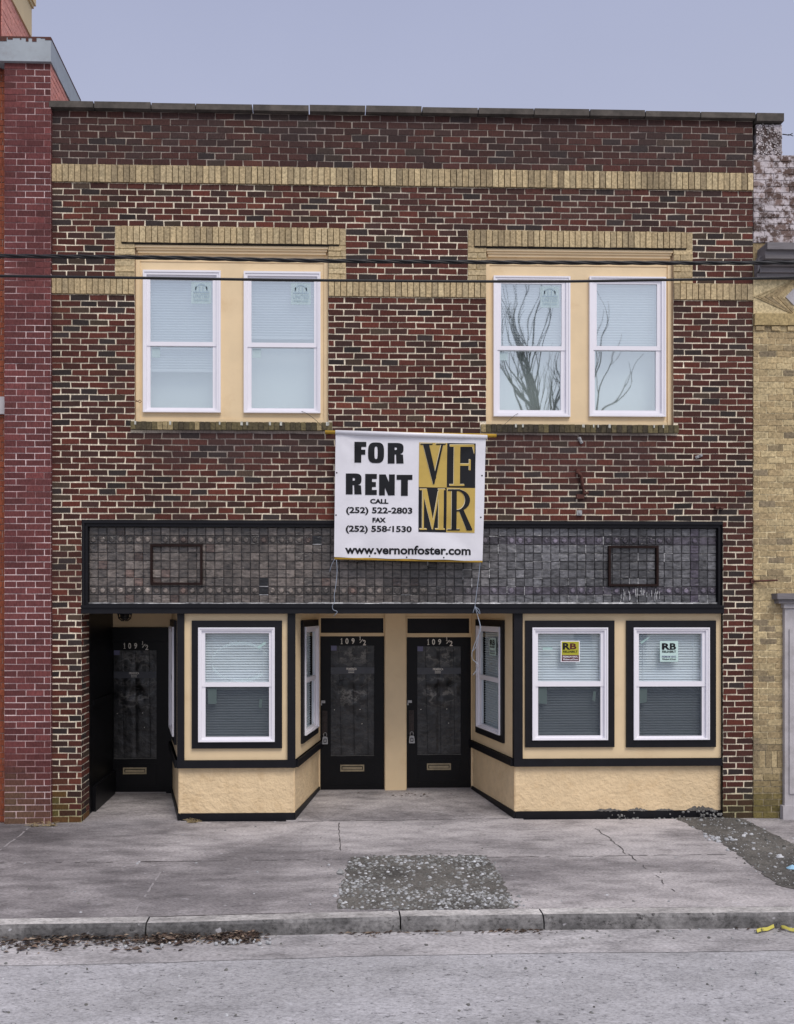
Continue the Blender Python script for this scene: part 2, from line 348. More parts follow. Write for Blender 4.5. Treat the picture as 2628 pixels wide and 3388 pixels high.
def mortar(mb, u0, u1, v0, v1, holes, colf, y, step=.06):
    def lines(a, b, extra):
        e = sorted({a, b, *[x for x in extra if a < x < b]}); o = []
        for p, q in zip(e, e[1:]):
            n = max(1, math.ceil((q-p)/step)); o += [p+(q-p)*k/n for k in range(n)]
        return o+[b]
    xs = lines(u0, u1, [h[k] for h in holes for k in (0, 1)]); zs = lines(v0, v1, [h[k] for h in holes for k in (2, 3)])
    g = {}
    def gv(i, j):
        if (i, j) not in g: mb.col = lin(colf(xs[i], zs[j])); g[i, j] = mb.vert((xs[i], y, zs[j]))
        return g[i, j]
    for i in range(len(xs)-1):
        for j in range(len(zs)-1):
            a, c = (xs[i]+xs[i+1])/2, (zs[j]+zs[j+1])/2
            if any(h[0] < a < h[1] and h[2] < c < h[3] for h in holes): continue
            mb.idx([gv(i, j), gv(i+1, j), gv(i+1, j+1), gv(i, j+1)])
# ================================================================== MAIN BUILDING
bld = empty('brick_building', 'two storey dark red brick building with tan brick bands and beige and black shopfront', 'building')
XL, XR = P(167, 1700).x, P(2491, 1700).x
zc = lambda px, py: P(px, py).z
z_cop_t, z_cop_b = zc(1302, 361), zc(1302, 382)
z_b1t, z_b1b = zc(1302, 558), zc(1302, 617)
z_ht = (zc(413, 745)+zc(1900, 768))/2; z_hb = (zc(600, 804)+zc(1900, 823))/2
z_b2t = (zc(300, 921)+zc(1350, 933)+zc(2360, 931.5))/3; z_b2b = (zc(300, 971)+zc(1350, 987)+zc(2360, 994))/3
z_st = (zc(272, 1719)+zc(2392, 1725))/2
XS0, XS1 = P(270, 1800).x, P(2393, 1800).x               # shopfront opening
wl = (P(446, 1100).x, P(1087, 1100).x, (zc(760, 1397)), z_hb)   # window openings
wr = (P(1609, 1100).x, P(2229, 1100).x, (zc(1920, 1406)), z_hb)
hl = (P(381, 770).x, P(1145, 770).x); hr = (P(1548, 780).x, P(2292, 780).x)
sl_ = (P(434, 1400).x, P(1100, 1400).x); sr_ = (P(1590, 1410).x, P(2243, 1410).x)
z_sill = .098
def stain(x, z):
    n = .5+.9*nz(x, z, 3, 1.7)+.5*nz(x, z, 9, 6)
    s = 0
    if z > z_b1t: s = max(s, .62+.5*n*(.4+.6*sst(z_b1t, z_cop_b, z)))
    elif z > z_ht: s = max(s, (.2+.35*n)*sst(-.5, 2.5, x)+.1*n)
    for (a, b, zz, _), dp in ((wl, .75), (wr, .8)):
        e = sst(a-.12, a+.25, x)*(1-sst(b-.25, b+.12, x)); d = (zz-z)/dp
        if d > 0: s = max(s, e*(1-sst(.15, 1.1, d-.25*(n-.5)-.45*nz(x, 0, 4, 5)))*(.6+.45*n))          # soot running down in streaks
    return max(0, min(1, s))
def moss(x, z, x1):
    if z > .75 or x > x1: return 0
    return max(0, min(.9, (sst(.75, .25, z) if False else 1-sst(.2, .6, z+.12*nz(x, z, 2, 7)))*(1-sst(x1-.2, x1, x))*.8))
def c_brick(x, z):
    c = pick(PAL); k = random.uniform(.8, 1.06); k *= 1+.16*nz(x, z, 6, .8); c = tuple(v*k for v in c)
    s = stain(x, z); c = mixc(c, mixc((60, 50, 50), c, .35), s*.85)
    return mixc(c, (100, 96, 40), moss(x, z, -2.9)*random.uniform(.4, 1) if .05 < z else .4) if z < .6 and x < -2.6 else mixc(c, (70, 70, 42), .5*(1-sst(.1, .4, z)))
def c_mort(x, z):
    c = (236, 224, 200); s = stain(x, z); c = tuple(v*(1+.1*nz(x, z, 5, 4)+.1*nz(x, z, 8, .9)) for v in c); c = mixc(c, (150, 136, 118), max(0, .9*nz(x, z, 12, 1.3)-.1))
    c = mixc(c, (136, 125, 119), min(1, s*1.0))
    return mixc(c, (150, 146, 100), .6*(1-sst(.1, .45, z))) if z < .5 else c
def c_tan(d):
    def f(x, z):
        c = mixc(pick(PALT), (196, 176, 137), .5); k = random.uniform(.95, 1.05); c = tuple(v*k for v in c)
        return mixc(c, (112, 100, 80), max(0, min(.7, .75*d*(random.random()**1.7)+.15*nz(x, z, 1, 2))))
    return f
def c_tanm(x, z): return (176, 158, 118)
# --- wall
mb = MB()
holes = [wl, wr, (XS0, XS1, -1, z_st)]
mortar(mb, XL, XR, -.06, z_cop_b, holes, c_mort, .0045)
hd = [(hl[0], hl[1], z_hb, z_ht), (hr[0], hr[1], z_hb, z_ht), (hl[0], hl[1], z_b2t, z_hb), (hr[0], hr[1], z_b2t, z_hb)]
sills = [(sl_[0], sl_[1], wl[2]-z_sill, wl[2]), (sr_[0], sr_[1], wr[2]-z_sill, wr[2])]
BW = .2105
bricks(mb, XL, XR, z_b1t, z_cop_b, 8, BW, [], c_brick, joint=.0125, phase=.02)
bricks(mb, XL, XR, z_ht, z_b1b, 7, BW, [], c_brick, phase=.05, joint=.0145)
bricks(mb, XL, XR, z_b2t, z_ht, 8, BW, holes+hd, c_brick, phase=.09, joint=.0142)
n4 = round((z_b2b-z_st)/.0727)
bricks(mb, XL, XR, z_st, z_b2b, n4, BW, holes+sills, c_brick, phase=.03, joint=.0142)
n5 = round(z_st/.0727)
bricks(mb, XL, XS0, 0, z_st, n5, .2, [], c_brick, phase=XL+.1, joint=.0142, r0=n4)
bricks(mb, XS1, XR, 0, z_st, n5, .2, [], c_brick, phase=XR-.1, joint=.0142, r0=n4)
# reveals of the openings and the pier return
for (a, b, c, d) in (wl, wr):
    mb.col = lin((190, 168, 140))
    mb.face([(a, .009, c), (a, .09, c), (a, .09, d), (a, .009, d)]); mb.face([(b, .09, c), (b, .009, c), (b, .009, d), (b, .09, d)])
    mb.face([(a, .009, d), (a, .09, d), (b, .09, d), (b, .009, d)])
mb.col = lin((96, 60, 56)); mb.box(XS1+.012, XR, .02, .4, -.06, z_st); mb.face([(XS0, .009, z_st), (XS0, .35, z_st), (XS1, .35, z_st), (XS1, .009, z_st)])
m2 = frame(Vector((XS0, 0, 0)), Vector((XS0, .33, 0))); m2 = frame(Vector((XS0-.0, 0, 0)), Vector((XS0, .33, 0)))
# return of the left pier faces +X : local x runs away from the street
m2 = Matrix(((0, -1, 0, XS0), (1, 0, 0, 0), (0, 0, 1, 0), (0, 0, 0, 1)))
mb.M = m2
mortar(mb, .012, .33, -.06, z_st, [], c_mort2 if False else (lambda x, z: c_mort(-2.9, z)), .0045)
bricks(mb, .004, .33, 0, z_st, n5, .2, [], lambda x, z: c_brick(-2.9, z), phase=.104, joint=.0142, r0=n4+1)
mb.M = I4
mb.build('wall', 'brick', bld)
# --- body behind the front so the place is whole from the side
mb = MB(); mb.box(XL+.02, XR-.02, .36, 12, z_st+.02, z_cop_b-.5, 'f'); mb.box(XL+.02, XR-.02, .03, .33, z_b1t-.02, z_cop_b-.002, 'fd')
mb.box(XL+.02, XR-.02, 3.2, 12, -.05, z_st+.02, ''); mb.build('roof', 'roof', bld)
# --- coping
mb = MB(); x = XL
while x < XR-.05:
    q = min(XR+.02, x+.655*random.choice((1, 1, 1, .78))); dz = random.uniform(-.006, .006)
    y0 = -.055+random.uniform(-.008, .008)
    mb.box(x+.006, q-.006, y0, .36, z_cop_b+.004, z_cop_t+dz); x = q
for k in range(60):                                               # mortar crumbs and moss along the top edge
    cx = random.uniform(XL+.1, XR-.1); s = random.uniform(.006, .018)
    mb.box(cx-s, cx+s, .0, .04, z_cop_t-.01, z_cop_t+s*.8)
mb.build('coping', 'stone', bld)
# --- tan bands
def band(u0, u1, v0, v1, d, name='brick_band', pitch=.0705):
    mb = MB(); mb.col = lin(mixc((140, 124, 94), (104, 92, 74), d*.6)); mb.box(u0+.002, u1-.002, .002, .02, v0+.001, v1-.001)
    soldiers(mb, u0, u1, v0, v1, pitch, c_tan(d), yf=-.016, dep=.028); return mb.build(name, 'tanbrick', bld)
band(XL, XR, z_b1b, z_b1t, .8)
band(XL, hl[0]+(wl[0]-hl[0]), z_b2b, z_b2t, .25); band(wl[1], wr[0], z_b2b, z_b2t, .25); band(wr[1], XR, z_b2b, z_b2t, .4)
for (h, wd, d) in ((hl, wl, .35), (hr, wr, .5)):
    mb = MB(); mb.col = lin((142, 126, 96))
    mb.box(h[0]+.002, h[1]-.002, .002, .02, z_hb+.001, z_ht-.001)
    soldiers(mb, h[0]+.075, h[1]-.075, z_hb, z_ht, .0705, c_tan(d), yf=-.02, dep=.03)
    mb.col = lin((30, 26, 24)); mb.box(h[0]+.08, h[1]-.08, -.014, .02, z_hb-.01, z_hb+.003)
    for a, b in ((h[0], h[0]+.073), (h[1]-.073, h[1])):
        mb.col = lin(c_tan(d)(a, z_hb)); mb.box(a+.004, b-.004, -.006, .015, z_hb-.0, z_ht-.005)
    for a, b in ((h[0], wd[0]), (wd[1], h[1])):
        mb.col = lin((178, 160, 118)); mb.box(a+.002, b-.002, .002, .02, z_b2t+.002, z_hb-.002)
        bricks(mb, a, b, z_b2t, z_hb, 6, .4, [], c_tan(d*.6), joint=.008, yf=-.006, dep=.02)
    mb.build('window_surround', 'tanbrick', bld)
def c_sill(x, z):
    t = random.random(); c = mixc((112, 102, 72), (62, 56, 48), t)
    return mixc(c, (176, 158, 116), .8 if random.random() < .04 else 0)
for (a, b, c, d) in sills:
    mb = MB(); mb.col = lin((84, 78, 60)); mb.box(a+.003, b-.003, -.028, .05, c+.004, d-.006)
    soldiers(mb, a, b, c, d, .062, c_sill, joint=.007, yf=-.035, dep=.03)
    mb.col = lin((190, 190, 180))
    for k in range(9):                                            # lichen crumbs
        cx = random.uniform(a, b); s = random.uniform(.006, .014); mb.box(cx-s, cx+s, -.042, -.02, d-.03-s, d-.006+s*.5)
    mb.build('window_sill', 'tanbrick', bld)
# --- windows
def tri_quad(mb, x0, x1, z0, z1, y): mb.face([(x0, y, z0), (x1, y, z0), (x1, y, z1), (x0, y, z1)])
def window(M, fr, up, lo, glass, blind_v, screen=False, stickers=(), tapes=(), label=None, pitch=.0305, dep=.03, tilt=.0115, casing=None, backing=None, case_y=(-.03, .02)):
    """fr/up/lo: local (u0,u1,v0,v1) of outer frame, upper and lower panes."""
    mb = MB(M)
    i = (fr[0]+(up[0]-fr[0])*.5, fr[1]-(fr[1]-up[1])*.5, fr[2]+(lo[2]-fr[2])*.5, fr[3]-(fr[3]-up[3])*.5)
    mb.slab(*fr, [i], -dep-.012, .03)
    j = (fr[0]+(up[0]-fr[0])*.22, fr[1]-(fr[1]-up[1])*.22, fr[2]+(lo[2]-fr[2])*.22, fr[3]-(fr[3]-up[3])*.22)
    mb.slab(*[fr[0], fr[1], fr[2], fr[3]], [j], -dep-.02, -dep-.0125)
    wn = mb.build('window', 'white', bld, label)
    mb = MB(M); vm = (lo[3]+up[2])/2
    mb.slab(i[0], i[1], lo[3]-.002, i[3], [up], -dep+.008, .02)
    mb.build('sash', 'white', wn)
    mb = MB(M); mb.slab(i[0], i[1], i[2], up[2]-.008, [lo], -dep+.016, .026); mb.build('sash', 'white', wn)
    for q, y in ((up, -.008), (lo, .004)):
        mb = MB(M); tri_quad(mb, q[0]-.004, q[1]+.004, q[2]-.004, q[3]+.004, y); mb.build('pane', glass, wn)
    if screen:
        mb = MB(M); tri_quad(mb, lo[0]-.003, lo[1]+.003, lo[2]-.003, lo[3]+.003, -.009); mb.build('insect_screen', 'screen', wn)
    if blind_v is not None:
        mb = MB(M); z = up[3]-.005
        while z > blind_v:
            sg = .002*math.sin(z*9+fr[0]*5)
            a_, b_ = up[0]-.025, up[1]+.025
            for (ya, za), (yb_, zb_) in zip(((.072, -.03), (.054, .3), (.052, .6), (.058, .82)), ((.054, .3), (.052, .6), (.058, .82), (.076, 1.0))):
                mb.face([(a_, yb_, z-pitch*zb_+sg), (b_, yb_, z-pitch*zb_), (b_, ya, z-pitch*za), (a_, ya, z-pitch*za+sg)])
            z -= pitch
        mb.box(up[0], up[1], .045, .07, z-.012, z+.012)
        for t in (.1, .9):
            x = up[0]+(up[1]-up[0])*t; mb.box(x-.002, x+.002, .046, .05, z, up[3])
        mb.build('blind', 'blind', wn)
    for (q, m, nm) in tapes:
        mb = MB(M); mb.face([(q[k][0], .001, q[k][1]) if isinstance(q, list) else None for k in range(4)]); mb.build(nm, m, wn)
    for s in stickers: s(M, wn)
    if casing:
        mb = MB(M); mb.slab(*casing, [(fr[0]+.002, fr[1]-.002, fr[2]+.002, fr[3]-.002)], *case_y); mb.build('casing', 'black', wn)
    if backing:
        mb = MB(M); b = backing; mb.slab(up[0]-.3, up[1]+.3, lo[2]-.4, up[3]+.3, [], b, b+.02); mb.build('room_wall', 'room', wn)
    return wn
def house_sticker(r):
    def f(M, wn):
        u0, u1, v0, v1 = r; w_, h_ = u1-u0, v1-v0
        mb = MB(M); tri_quad(mb, u0, u1, v0, v1, -.0105); o = mb.build('sticker', 'ghost', wn)
        mb = MB(M); y = -.0125
        g = lambda a, b: (u0+a*w_, y, v0+b*h_)
        mb.face([g(.1, .5), g(.9, .5), g(.9, .55), g(.1, .55)])
        for k in range(9):
            a0, a1 = math.pi*k/9, math.pi*(k+1)/9
            c = lambda a, rr: g(.5-.33*rr*math.cos(a), .62+.3*rr*math.sin(a))
            mb.face([c(a0, 1), c(a1, 1), c(a1, .8), c(a0, .8)])
        for t in (.2, .38, .56, .74): mb.face([g(t, .55), g(t+.06, .55), g(t+.06, .8), g(t, .8)])
        fit_text(mb, 'UNITED', u0+.1*w_, u0+.9*w_, v0+.27*h_, v0+.44*h_, y, .01)
        fit_text(mb, 'WINDOW & DOOR', u0+.12*w_, u0+.88*w_, v0+.12*h_, v0+.2*h_, y, .01)
        mb.build('sticker_print', 'faintprint', wn)
    return f
Yp = .075; MU = T(0, Yp, 0)
def upper_window(fr, up, lo, blind_px, st, lab, ghost=None):
    fr_, up_, lo_ = R(MU, *fr), R(MU, *up), R(MU, *lo)
    sts = [house_sticker(R(MU, *st))] if st else []
    tp = []
    if ghost:
        g = R(MU, *ghost); tp = [([(g[0], g[2]), (g[1], g[2]), (g[1], g[3]), (g[0], g[3])], 'ghost', 'sticker')]
    bv = L(MU, up[0], blind_px)[1] if blind_px else None
    return fr_, window(MU, fr_, up_, lo_, 'glass_up', bv, stickers=sts, tapes=tp, label=lab, backing=.16)
F1, _ = upper_window((476, 899, 732, 1367), (499, 928, 705, 1133), (499, 1146, 705, 1350), 1219, (634, 934, 700, 1006), 'white sash window with blind lowered past its middle rail', (503, 1150, 530, 1183))
F2, _ = upper_window((808, 903, 1061, 1369), (833, 932, 1040, 1136), (833, 1150, 1040, 1352), 1112, (963, 937, 1029, 1009), 'white sash window with blind stopped above its middle rail', (836, 1154, 864, 1184))
F3, _ = upper_window((1631, 918, 1884, 1381), (1657, 941, 1857, 1147), (1653, 1160, 1855, 1358), 1140, (1787, 948, 1850, 1019), 'white sash window reflecting a twisted bare tree', (1654, 1165, 1681, 1192))
F4, _ = upper_window((1947, 920, 2199, 1381), (1973, 942, 2172, 1147), (1967, 1160, 2169, 1359), 1150, None, 'white sash window reflecting branch tips, without a sticker')
for wd, fs, d in ((wl, (F1, F2), 0), (wr, (F3, F4), 0)):
    mb = MB()
    mb.slab(wd[0]+.002, wd[1]-.002, wd[2]+.002, wd[3]-.002, [(f[0]+.003, f[1]-.003, f[2]+.003, f[3]-.003) for f in fs], Yp-.012, Yp+.03)
    mb.box(wd[0]+.004, wd[0]+.05, Yp-.03, Yp-.012, wd[2]+.01, wd[3]-.14); mb.box(wd[1]-.05, wd[1]-.004, Yp-.03, Yp-.012, wd[2]+.01, wd[3]-.14)
    zt = wd[3]-.014
    for k, (hgt, yo) in enumerate(((.028, -.06), (.024, -.045), (.03, -.03))):   # stepped cornice moulding
        mb.box(wd[0]+.004+.012*k, wd[1]-.004-.012*k, Yp+yo-.012, Yp-.012, zt-hgt, zt-.0008); zt -= hgt
    mb.box(wd[0]+.05, wd[1]-.05, Yp-.02, Yp-.012, zt-.09, zt-.082)
    mb.box(wd[0]+.05, wd[1]-.05, Yp-.022, Yp-.012, wd[2]+.012, wd[2]+.05)
    mb.build('window_panel', 'beige', bld)
# --- transom of prism glass tiles
Yt = .07; MTm = T(0, Yt, 0)
tr = R(MTm, 295, 1746, 2371, 1996)
mb = MB(MTm); nc, nr = 71, 9; pu, pv = (tr[1]-tr[0])/nc, (tr[3]-tr[2])/nr
missing = {(19, 6), (19, 7), (25, 1)}
vb = [R(MTm, 499, 1801, 671, 1935), R(MTm, 2012, 1806, 2177, 1940)]
mb.col = lin((30, 27, 28)); mb.box(tr[0]-.03, tr[1]+.03, .012, .05, tr[2]-.03, tr[3]+.03)
for i in range(nc):
    for r in range(nr):
        if (i, r) in missing:
            mb.col = lin((8, 8, 11)); mb.box(tr[0]+i*pu+.002, tr[0]+(i+1)*pu-.002, .0095, .0115, tr[3]-(r+1)*pv+.002, tr[3]-r*pv-.002); mb.col = lin((170, 170, 172)); mb.box(tr[0]+i*pu, tr[0]+(i+1)*pu, .003, .009, tr[3]-(r+1)*pv-.003, tr[3]-(r+1)*pv+.004); continue
        a, b = tr[0]+i*pu+.003, tr[0]+(i+1)*pu-.003; c, d = tr[3]-(r+1)*pv+.003, tr[3]-r*pv-.003
        t = i/nc; circ = r in (1, 7) or ((i < 3 or i == nc-3) and r not in (0, 8)) and False
        base = mixc((116, 107, 100), (112, 112, 115), sst(.45, .7, t))
        k = .6+.34*random.random()+.3*nz(a, c, 4, 1.3)
        if circ: k *= .8; base = mixc(base, (104, 94, 110), sst(.5, .7, t)*.7)
        if random.random() < .06 and t < .6: base = (106, 88, 80)
        if i == nc-3: base = (96, 88, 102)
        mb.col = lin(tuple(max(20, v*k) for v in base))
        e = .005; yo = .004+random.uniform(-.002, .002); tx, tz = random.uniform(-.003, .003), random.uniform(-.003, .003)
        o = [mb.vert(p) for p in ((a, .012, c), (b, .012, c), (b, .012, d), (a, .012, d))]
        n_ = [mb.vert(p) for p in ((a+e, yo-tx-tz, c+e), (b-e, yo+tx-tz, c+e), (b-e, yo+tx+tz, d-e), (a+e, yo-tx+tz, d-e))]
        mb.idx(n_)
        for q in range(4): mb.idx([o[q], o[(q+1) % 4], n_[(q+1) % 4], n_[q]])
        if circ and random.random() < (.9 if t < .55 else .5):
            u, v, rr = (a+b)/2, (c+d)/2, .031; s = [mb.vert((u+rr*math.cos(q*math.pi/7), -.001, v+rr*math.sin(q*math.pi/7))) for q in range(14)]
            mb.col = lin(tuple(max(20, w_*k*1.5) for w_ in base))
            s2 = [mb.vert((u+rr*.72*math.cos(q*math.pi/7), -.008, v+rr*.72*math.sin(q*math.pi/7))) for q in range(14)]
            mb.idx(s2)
            for q in range(14): mb.idx([s[q], s[(q+1) % 14], s2[(q+1) % 14], s2[q]])
# whitened putty in some joints
for i in range(int(nc*.5), nc):
    for r in range(nr):
        u, v1_ = tr[0]+i*pu, tr[3]-r*pv
        if random.random() < .05+.22*(r/nr)*sst(.5, .75, i/nc):
            mb.col = lin(mixc((120, 120, 120), (222, 222, 222), random.random())); mb.box(u-.003, u+.003, .004, .012, v1_-pv*random.uniform(.5, 1.2), v1_)
        if random.random() < .05+.12*(r/nr):
            mb.col = lin(mixc((110, 110, 110), (210, 210, 210), random.random())); mb.box(u, u+pu, .005, .012, v1_-pv-.0025, v1_-pv+.0025)
for k in range(26):                                               # white drips below the right vent and along the bottom
    u = random.uniform(vb[1][0]+.25*(vb[1][1]-vb[1][0]), vb[1][1]+.02); z1 = vb[1][2]-random.random()*.1
    mb.col = lin((205, 205, 205)); mb.box(u-.0022, u+.0022, -.013, .012, max(tr[2], z1-random.uniform(.02, .12)), z1)
x = tr[0]
while x < tr[1]:
    q = x+random.uniform(.03, .25); mb.col = lin(mixc((140, 140, 140), (224, 224, 224), random.random()*(.6+.4*(x > 0))))
    mb.box(x, q, -.012, .012, tr[2]-.012, tr[2]+random.uniform(.004, .012)); x = q
trans = mb.build('transom', 'tile', bld)
mb = MB(); fy = P(272, 1719).z
mb.slab(XS0+.003, XS1-.003, tr[2]-.045, z_st-.004, [(tr[0]-.004, tr[1]+.004, tr[2]-.006, tr[3]+.004)], .028, .09)
mb.slab(XS0+.003, XS1-.003, tr[2]-.045, z_st-.004, [(tr[0]-.036, tr[1]+.036, tr[2]-.044, tr[3]+.04)], .008, .0275)
mb.build('transom_frame', 'black', trans)
for q in vb:
    mb = MB(MTm); mb.slab(q[0], q[1], q[2], q[3], [(q[0]+.026, q[1]-.026, q[2]+.026, q[3]-.026)], -.03, .01); mb.build('vent_frame', MT['vent'], trans)
# --- beam under the transom
z_bt, z_bb = zc(1300, 2002), zc(1300, 2030)
mb = MB(); mb.box(XS0+.004, XS1-.004, -.03, .3, z_bb, z_bt-.002); mb.box(XS0+.004, XS1-.004, -.045, -.03, z_bt-.03, z_bt-.003)
mb.build('beam', 'black', bld)
# --- shop bays
Yf, Yb = .05, 1.5
MFt = T(0, Yf, 0); MB_ = T(0, Yb, 0)
X = lambda px, Y, py=2300: P(px, py, Y).x
bays = dict(l=(X(590, Yf), X(976, Yf), X(568, Yb), X(1058, Yb)), r=(X(1702, Yf), X(2391, Yf), X(1561, Yb), None))
z_pt = z_bb-.002
zl_b, zl_t = zc(770, 2542), zc(770, 2517)                       # sill rail
zr_b, zr_t = zc(2050, 2536), zc(2050, 2511); zl_b = zr_b = (zl_b+zr_b)/2; zl_t = zr_t = (zl_t+zr_t)/2
z_pl = .085
def side_frames():
    l = bays['l']; r = bays['r']
    return (frame(Vector((l[1], Yf, 0)), Vector((l[3], Yb, 0))), (l[1]-l[3], Yf-Yb)), (frame(Vector((r[2], Yb, 0)), Vector((r[0], Yf, 0))), None), (frame(Vector((l[2], Yb, 0)), Vector((l[0], Yf, 0))), None)
(MCL, _), (MCR, _), (MLL, _) = side_frames()
lenCL = math.hypot(bays['l'][1]-bays['l'][3], Yb-Yf); lenCR = math.hypot(bays['r'][0]-bays['r'][2], Yb-Yf); lenLL = math.hypot(bays['l'][2]-bays['l'][0], Yb-Yf)
def bay_front(x0, x1, casings, M=MFt, posts=(.09, .1), name='panelling'):
    mb = MB(M); mb.slab(x0, x1, zl_t, z_pt, [(c[0]+.03, c[1]-.03, c[2]+.03, c[3]-.03) for c in casings], .0, .03); mb.build('panelling', 'beige', bld)
    mb = MB(M); mb.box(x0, x1, .012, .06, z_pl-.01, zl_b+.002); mb.build('base_wall', 'stucco', bld)
def rail(M, x0, x1):
    mb = MB(M); mb.box(x0, x1, -.04, .06, zl_b, zl_t); mb.box(x0, x1, -.028, .0, zl_t, zl_t+.0); mb.build('sill_rail', 'black', bld)
def plinth(M, x0, x1):
    mb = MB(M); mb.box(x0, x1, -.006, .05, -.03, z_pl); mb.build('plinth', 'black', bld)
def tapeq(M, pts): return [L(M, *p) for p in pts]
def rb_sticker(r, yellow, y=-.0105, small=False):
    def f(M, wn):
        u0, u1, v0, v1 = r; w_, h_ = u1-u0, v1-v0; g = lambda a, b, yy=y-.0015: (u0+a*w_, yy, v0+b*h_)
        mb = MB(M); mb.box(u0, u1, y, y+.001, v0, v1); mb.build('sticker', 'palesticker' if not yellow else 'white', wn)
        if yellow:
            mb = MB(M); mb.face([g(.05, .33), g(.95, .33), g(.95, .96), g(.05, .96)]); mb.build('sticker_panel', 'yellow', wn)
            mb = MB(M); mb.face([g(.05, .04), g(.95, .04), g(.95, .325), g(.05, .325)]); fit_text(mb, 'B', u0+.48*w_, u0+.82*w_, v0+.6*h_, v0+.88*h_, y-.0032, .03); mb.build('sticker_panel', 'maroon', wn)
        mb = MB(M)
        fit_text(mb, 'R', u0+.1*w_, u0+(.5 if yellow else .56)*w_, v0+.58*h_, v0+.9*h_, y-.003, .04)
        if not yellow:
            fit_text(mb, 'B', u0+.54*w_, u0+.88*w_, v0+.58*h_, v0+.9*h_, y-.0034, .03)
        fit_text(mb, 'RELIABILT', u0+.12*w_, u0+.88*w_, v0+.44*h_, v0+.54*h_, y-.003, .03)
        if not yellow: mb.build('sticker_print', 'ink', wn); mb = MB(M); fit_text(mb, 'Windows & Doors', u0+.12*w_, u0+.88*w_, v0+.08*h_, v0+.17*h_, y-.003, .02)
        mb.build('sticker_print', 'ink', wn)
        mb = MB(M); fit_text(mb, 'PREMIUM VINYL', u0+.1*w_, u0+.9*w_, v0+.2*h_, v0+.29*h_, y-.004, .02)
        if yellow: mb.build('sticker_print', 'white', wn); mb = MB(M); fit_text(mb, 'Windows and Doors', u0+.1*w_, u0+.9*w_, v0+.08*h_, v0+.17*h_, y-.004, .02)
        mb.build('sticker_print', 'white' if yellow else 'lilac', wn)
    return f
tq = lambda pts, m, nm='tape': ([L(MFt, *p) for p in pts], m, nm)
CL = R(MFt, 636, 2053, 934, 2475); CA = R(MFt, 1737, 2053, 2031, 2471); CB = R(MFt, 2071, 2053, 2366, 2471)
def circle_tape(M, wn):                                          # arc of peeled film left on the upper pane
    mb = MB(M); pts = []
    for k in range(40):
        a = math.radians(40+k*7.6); pts.append(L(M, 797+95*math.cos(a), 2190+62*math.sin(a)))
    for k in range(39):
        (a, b), (c, d) = pts[k], pts[k+1]; t = .003+.016*abs(math.sin(k*.23+1))
        mb.face([(a, -.01, b-t), (c, -.01, d-t), (c, -.01, d+t), (a, -.01, b+t)])
    mb.build('film_scrap', 'ghost2', wn)
window(MFt, R(MFt, 658, 2076, 910, 2453), R(MFt, 680, 2095, 891, 2257), R(MFt, 681, 2271, 891, 2437), 'glass_low', L(MFt, 790, 2434)[1], True, [circle_tape],
       [tq([(851, 2140), (877, 2123), (881, 2129), (856, 2147)], 'palesticker'), tq([(689, 2329), (717, 2329), (717, 2277), (687, 2277)], 'palesticker'), tq([(856, 2341), (866, 2343), (869, 2314), (860, 2312)], 'palesticker')],
       'shop window with an arc of torn film across its upper pane', casing=CL, tilt=.012)
window(MFt, R(MFt, 1759, 2076, 2008, 2447), R(MFt, 1779, 2096, 1986, 2254), R(MFt, 1780, 2270, 1986, 2433), 'glass_low', L(MFt, 1880, 2430)[1], True, [rb_sticker(R(MFt, 1855, 2120, 1918, 2190), True)],
       [tq([(1796, 2150), (1829, 2150), (1828, 2141), (1797, 2142)], 'palesticker'), tq([(1782, 2328), (1810, 2328), (1810, 2274), (1782, 2274)], 'palesticker'), tq([(1960, 2317), (1970, 2319), (1973, 2288), (1964, 2287)], 'palesticker')],
       'shop window with a yellow and maroon sticker', casing=CA, tilt=.012)
window(MFt, R(MFt, 2093, 2076, 2343, 2446), R(MFt, 2112, 2096, 2321, 2254), R(MFt, 2114, 2270, 2321, 2434), 'glass_low', L(MFt, 2217, 2431)[1], True, [rb_sticker(R(MFt, 2183, 2121, 2243, 2189), False)],
       [tq([(2123, 2131), (2147, 2112), (2150, 2106), (2119, 2124)][:4], 'palesticker'), tq([(2117, 2327), (2140, 2323), (2142, 2276), (2117, 2276)], 'palesticker')],
       'shop window with a pale sticker with black letters', casing=CB, tilt=.012)
l, r = bays['l'], bays['r']
bay_front(l[0], l[1], [CL]); rail(MFt, l[0]-.01, l[1]+.01); plinth(MFt, l[0]+.03, l[1]-.01)
bay_front(r[0], r[1], [CA, CB]); rail(MFt, r[0]-.01, r[1]); plinth(MFt, r[0]+.02, r[1])
for px0, px1 in ((588, 611), (952, 978), (1699, 1728)):
    mb = MB(); mb.box(X(px0, Yf), X(px1, Yf), Yf-.035, Yf+.05, zl_t, z_pt); mb.build('corner_post', 'black', bld)
mb = MB(); mb.box(X(2388, Yf), XS1-.002, Yf-.03, Yf+.06, z_pl, z_pt); mb.build('corner_post', 'black', bld)
